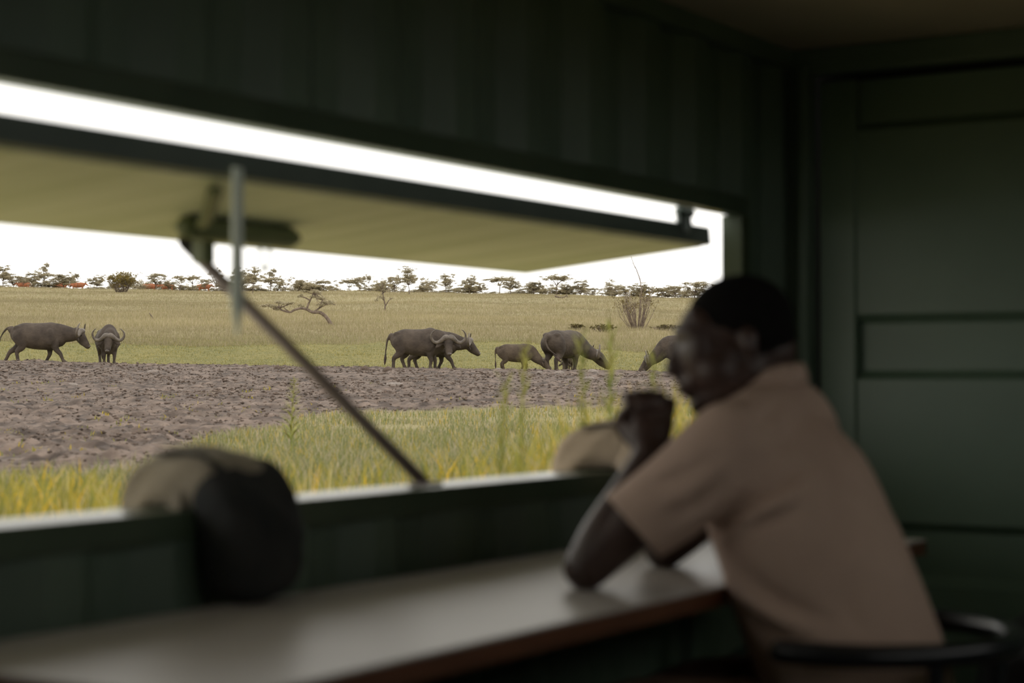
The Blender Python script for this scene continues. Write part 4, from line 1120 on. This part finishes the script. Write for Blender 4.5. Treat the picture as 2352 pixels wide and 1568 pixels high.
# ------------------------------------------------------------------ grass
GRASS = attr_mat('grass_blades', 'col', transl=.35)
def blades(name, uu, vv, h, wd, cols, label, seg=1, bend=.35):
    n = len(uu); X, Y = world(uu, vv); Zg = ground(uu, vv, True)
    az = rng.random(n) * 2 * PI; bx = np.cos(az) * bend * h * rng.random(n); by = np.sin(az) * bend * h * rng.random(n)
    fa_ = rng.normal(0, .7, n) ; sx = (RGT.x * np.cos(fa_) + FWD.x * np.sin(fa_)) * wd / 2; sy = (RGT.y * np.cos(fa_) + FWD.y * np.sin(fa_)) * wd / 2
    B = np.stack([X, Y, Zg - .02], -1); S = np.stack([sx, sy, 0 * sx], -1)
    if seg == 1:
        T = B + np.stack([bx, by, h], -1)
        Vv = np.stack([B - S, B + S, T], 1); Ff = np.arange(n * 3).reshape(-1, 3); per = 3
    else:
        M1 = B + np.stack([bx * .3, by * .3, h * .6], -1); T = B + np.stack([bx, by, h * (1 - .15 * rng.random(n))], -1)
        Vv = np.stack([B - S, B + S, M1 + S * .75, M1 - S * .75, T], 1)
        i = np.arange(n)[:, None] * 5; Ff = np.concatenate([i + [0, 1, 2], i + [0, 2, 3], i + [3, 2, 4]], 0); per = 5
    me = np_mesh(name, Vv.reshape(-1, 3), Ff, 3)
    C = np.ones((n, per, 4), np.float32); C[:, :, :3] = cols[:, None, :]
    at = me.color_attributes.new('col', 'FLOAT_COLOR', 'POINT'); at.data.foreach_set('color', C.ravel())
    o = link(name, me, GRASS); tag(o, label, 'grass', kind='stuff'); return o
def mixc(n, *cs, wts=None):
    cs = np.array([c[:3] for c in cs]); k = rng.choice(len(cs), n, p=wts); b_ = .8 + .4 * rng.random((n, 1)); return (cs[k] * b_)
# dry grass of the hillside
n = 520000
uu = 1 / rng.uniform(1 / 236, 1 / 70, n); uu = np.where(rng.random(n) < .5, rng.uniform(72, 238, n), uu); vv = rng.uniform(-.33, .31, n) * uu
pat = fbm(uu * .06, vv * .10, 3, 61); edge = 79 + (fbm(vv * .12, uu * .03, 3, 9) - .5) * 16
k = uu > edge; uu, vv, pat = uu[k], vv[k], pat[k]; n = len(uu)
hh = (.10 + .17 * rng.random(n)) * (.5 + 1.0 * pat) ; c = mixc(n, lino(124, 115, 86), lino(134, 124, 98), lino(117, 111, 77), lino(144, 133, 110))
c = c * (.72 + .56 * pat[:, None])
blades('dry_grass', uu, vv, hh, (.007 + uu * .00014), c, 'dry straw-coloured grass covering the hillside', bend=.6)
# short green sward behind the mud
n = 130000
uu = rng.uniform(59.3, 90, n); vv = rng.uniform(-.33, .31, n) * uu
k = (uu < 79 + 14 * (fbm(vv * .12, uu * .05, 3, 9) - .3)) & (mudmask(uu, vv) < .5); uu, vv = uu[k], vv[k]; n = len(uu)
c = mixc(n, lino(100, 98, 58), lino(114, 109, 64), lino(88, 90, 52), lino(146, 129, 58), wts=[.4, .3, .2, .1])
blades('short_green_grass', uu, vv, .03 + .07 * rng.random(n) * (.3 + 1.2 * fbm(uu * .3, vv * .3, 3, 15)), .018, c, 'short green sward behind the mud, flecked with yellow', bend=.8)
# grass between the mud and the hide
n = 330000
uu = 1 / rng.uniform(1 / 30, 1 / 7.5, n); vv = rng.uniform(-.40, .36, n) * (uu + 3)
k = (mudmask(uu, vv) + .55 * rng.random(n) < .62) & (fbm(uu * .8, vv * .8, 3, 57) + .25 * rng.random(n) > .5); uu, vv = uu[k], vv[k]; n = len(uu)
cl = fbm(uu * .8, vv * .8, 3, 57) * 1.1 - .1
c = mixc(n, lino(96, 102, 64), lino(112, 114, 76), lino(124, 120, 86), lino(150, 131, 58), lino(146, 137, 114), wts=[.26, .24, .2, .1, .2])
blades('mid_grass', uu, vv, (.03 + .11 * rng.random(n) ** 1.6) * (.35 + 1.3 * cl), .004 + .00022 * uu, c, 'green and yellow grass between the mud and the hide', seg=2, bend=.6)
# yellow-green sprigs sprouting on the mud
n = 420; cu = 1 / rng.uniform(1 / 42, 1 / 13, n); cv = rng.uniform(-.32, .3, n) * (cu + 4)
k = (mudmask(cu, cv) > .5) & (fbm(cu * .3, cv * .3, 3, 19) > .5); cu, cv = cu[k], cv[k]
uu = np.repeat(cu, 9) + rng.normal(0, .07, len(cu) * 9); vv = np.repeat(cv, 9) + rng.normal(0, .07, len(cu) * 9)
blades('mud_sprigs', uu, vv, .03 + .06 * rng.random(len(uu)), .008 + .0003 * uu, mixc(len(uu), lino(150, 132, 50), lino(128, 122, 56), lino(108, 110, 58)), 'yellow-green sprigs dotted over the trampled mud', seg=2, bend=.9)
# tall grass right outside the window
n = 34000
uu = rng.uniform(4.0, 9.0, n); vv = rng.uniform(-.55, .45, n) * (uu + 2)
X, Y = world(uu, vv); px = vv / uu * FPX + CX
k = (Y > 3.1) & (fbm(uu * 1.4, vv * 1.4, 3, 77) > .38); uu, vv, px = uu[k], vv[k], px[k]; n = len(uu)
lift = np.interp(px, [-400, 0, 500, 1000, 1350, 1700], [.20, .22, .22, .28, .54, .60])
c = mixc(n, lino(126, 122, 58), lino(146, 133, 56), lino(110, 112, 60), lino(190, 154, 36), lino(156, 144, 104), wts=[.3, .27, .22, .05, .16])
blades('tall_grass', uu, vv, lift * (.45 + .75 * rng.random(n)), .008 + .004 * rng.random(n), c, 'tall yellow-green grass growing right outside the window', seg=2, bend=.5)

# single tall weeds
WEED = mat('weed_green', lino(96, 104, 44), lino(126, 122, 50), 9, rough=.8)
def weed(px, u, top, label, seed, r=.004, leaf=.09, nl=22, spike=False):
    rnd = np.random.default_rng(seed); p = gp(px, u); h = (HOR - top) / FPX * u - p.z
    t = empty('tall_weed', p); tag(t, label, 'plant', 'tall weeds outside the window')
    s = MB(); e = Vector((rnd.normal() * .04, rnd.normal() * .04, h)); m_ = e * .5 + Vector((rnd.normal() * .02, rnd.normal() * .02, 0))
    s.sweep([(0, 0, -.03), m_, e], [r, r * .8, r * .35], n=6, seg=4); s.build('stem', WEED, t, True)
    lm = MB()
    for i in range(nl):
        f = .2 + .8 * i / nl; q = Vector((0, 0, 0)).lerp(m_, min(1, f * 2)) if f < .5 else m_.lerp(e, f * 2 - 1)
        a = i * 2.4; L_ = leaf * (1.15 - f) + .012 if spike else leaf * (.6 + .5 * rnd.random())
        d = Vector((math.cos(a), math.sin(a), 1.6 if not spike else .6)).normalized(); sd = d.cross(Vector((0, 0, 1))).normalized() * L_ * .06
        tip = q + d * L_; md = q + d * L_ * .45 + Vector((0, 0, .1 * L_))
        lm.add([q, md + sd, tip, md - sd, md + Vector((0, 0, .004))], [(0, 1, 4), (1, 2, 4), (2, 3, 4), (3, 0, 4)])
    l = lm.build('leaves', WEED, t); l['kind'] = 'stuff'
weed(670, 13.0, 868, 'spire-shaped weed rising from the grass left of the prop rod', 5, .006, .16, 60, True)
weed(1432, 6.2, 760, 'tallest blurred weed stem right outside, left of the man\'s face', 6, .007, .09, 60)
weed(1340, 5.6, 770, 'tall blurred weed crossing in front of the big grazing buffalo', 7, .006, .08, 50)
weed(1200, 6.5, 800, 'blurred weed in front of the young grazing buffalo', 8, .006, .08, 50)
weed(1520, 5.8, 830, 'blurred yellow-green weed close to the man\'s nose', 9, .006, .08, 60)
weed(1160, 6.0, 880, 'short blurred weed below the young grazing buffalo', 10, .006, .08, 50)
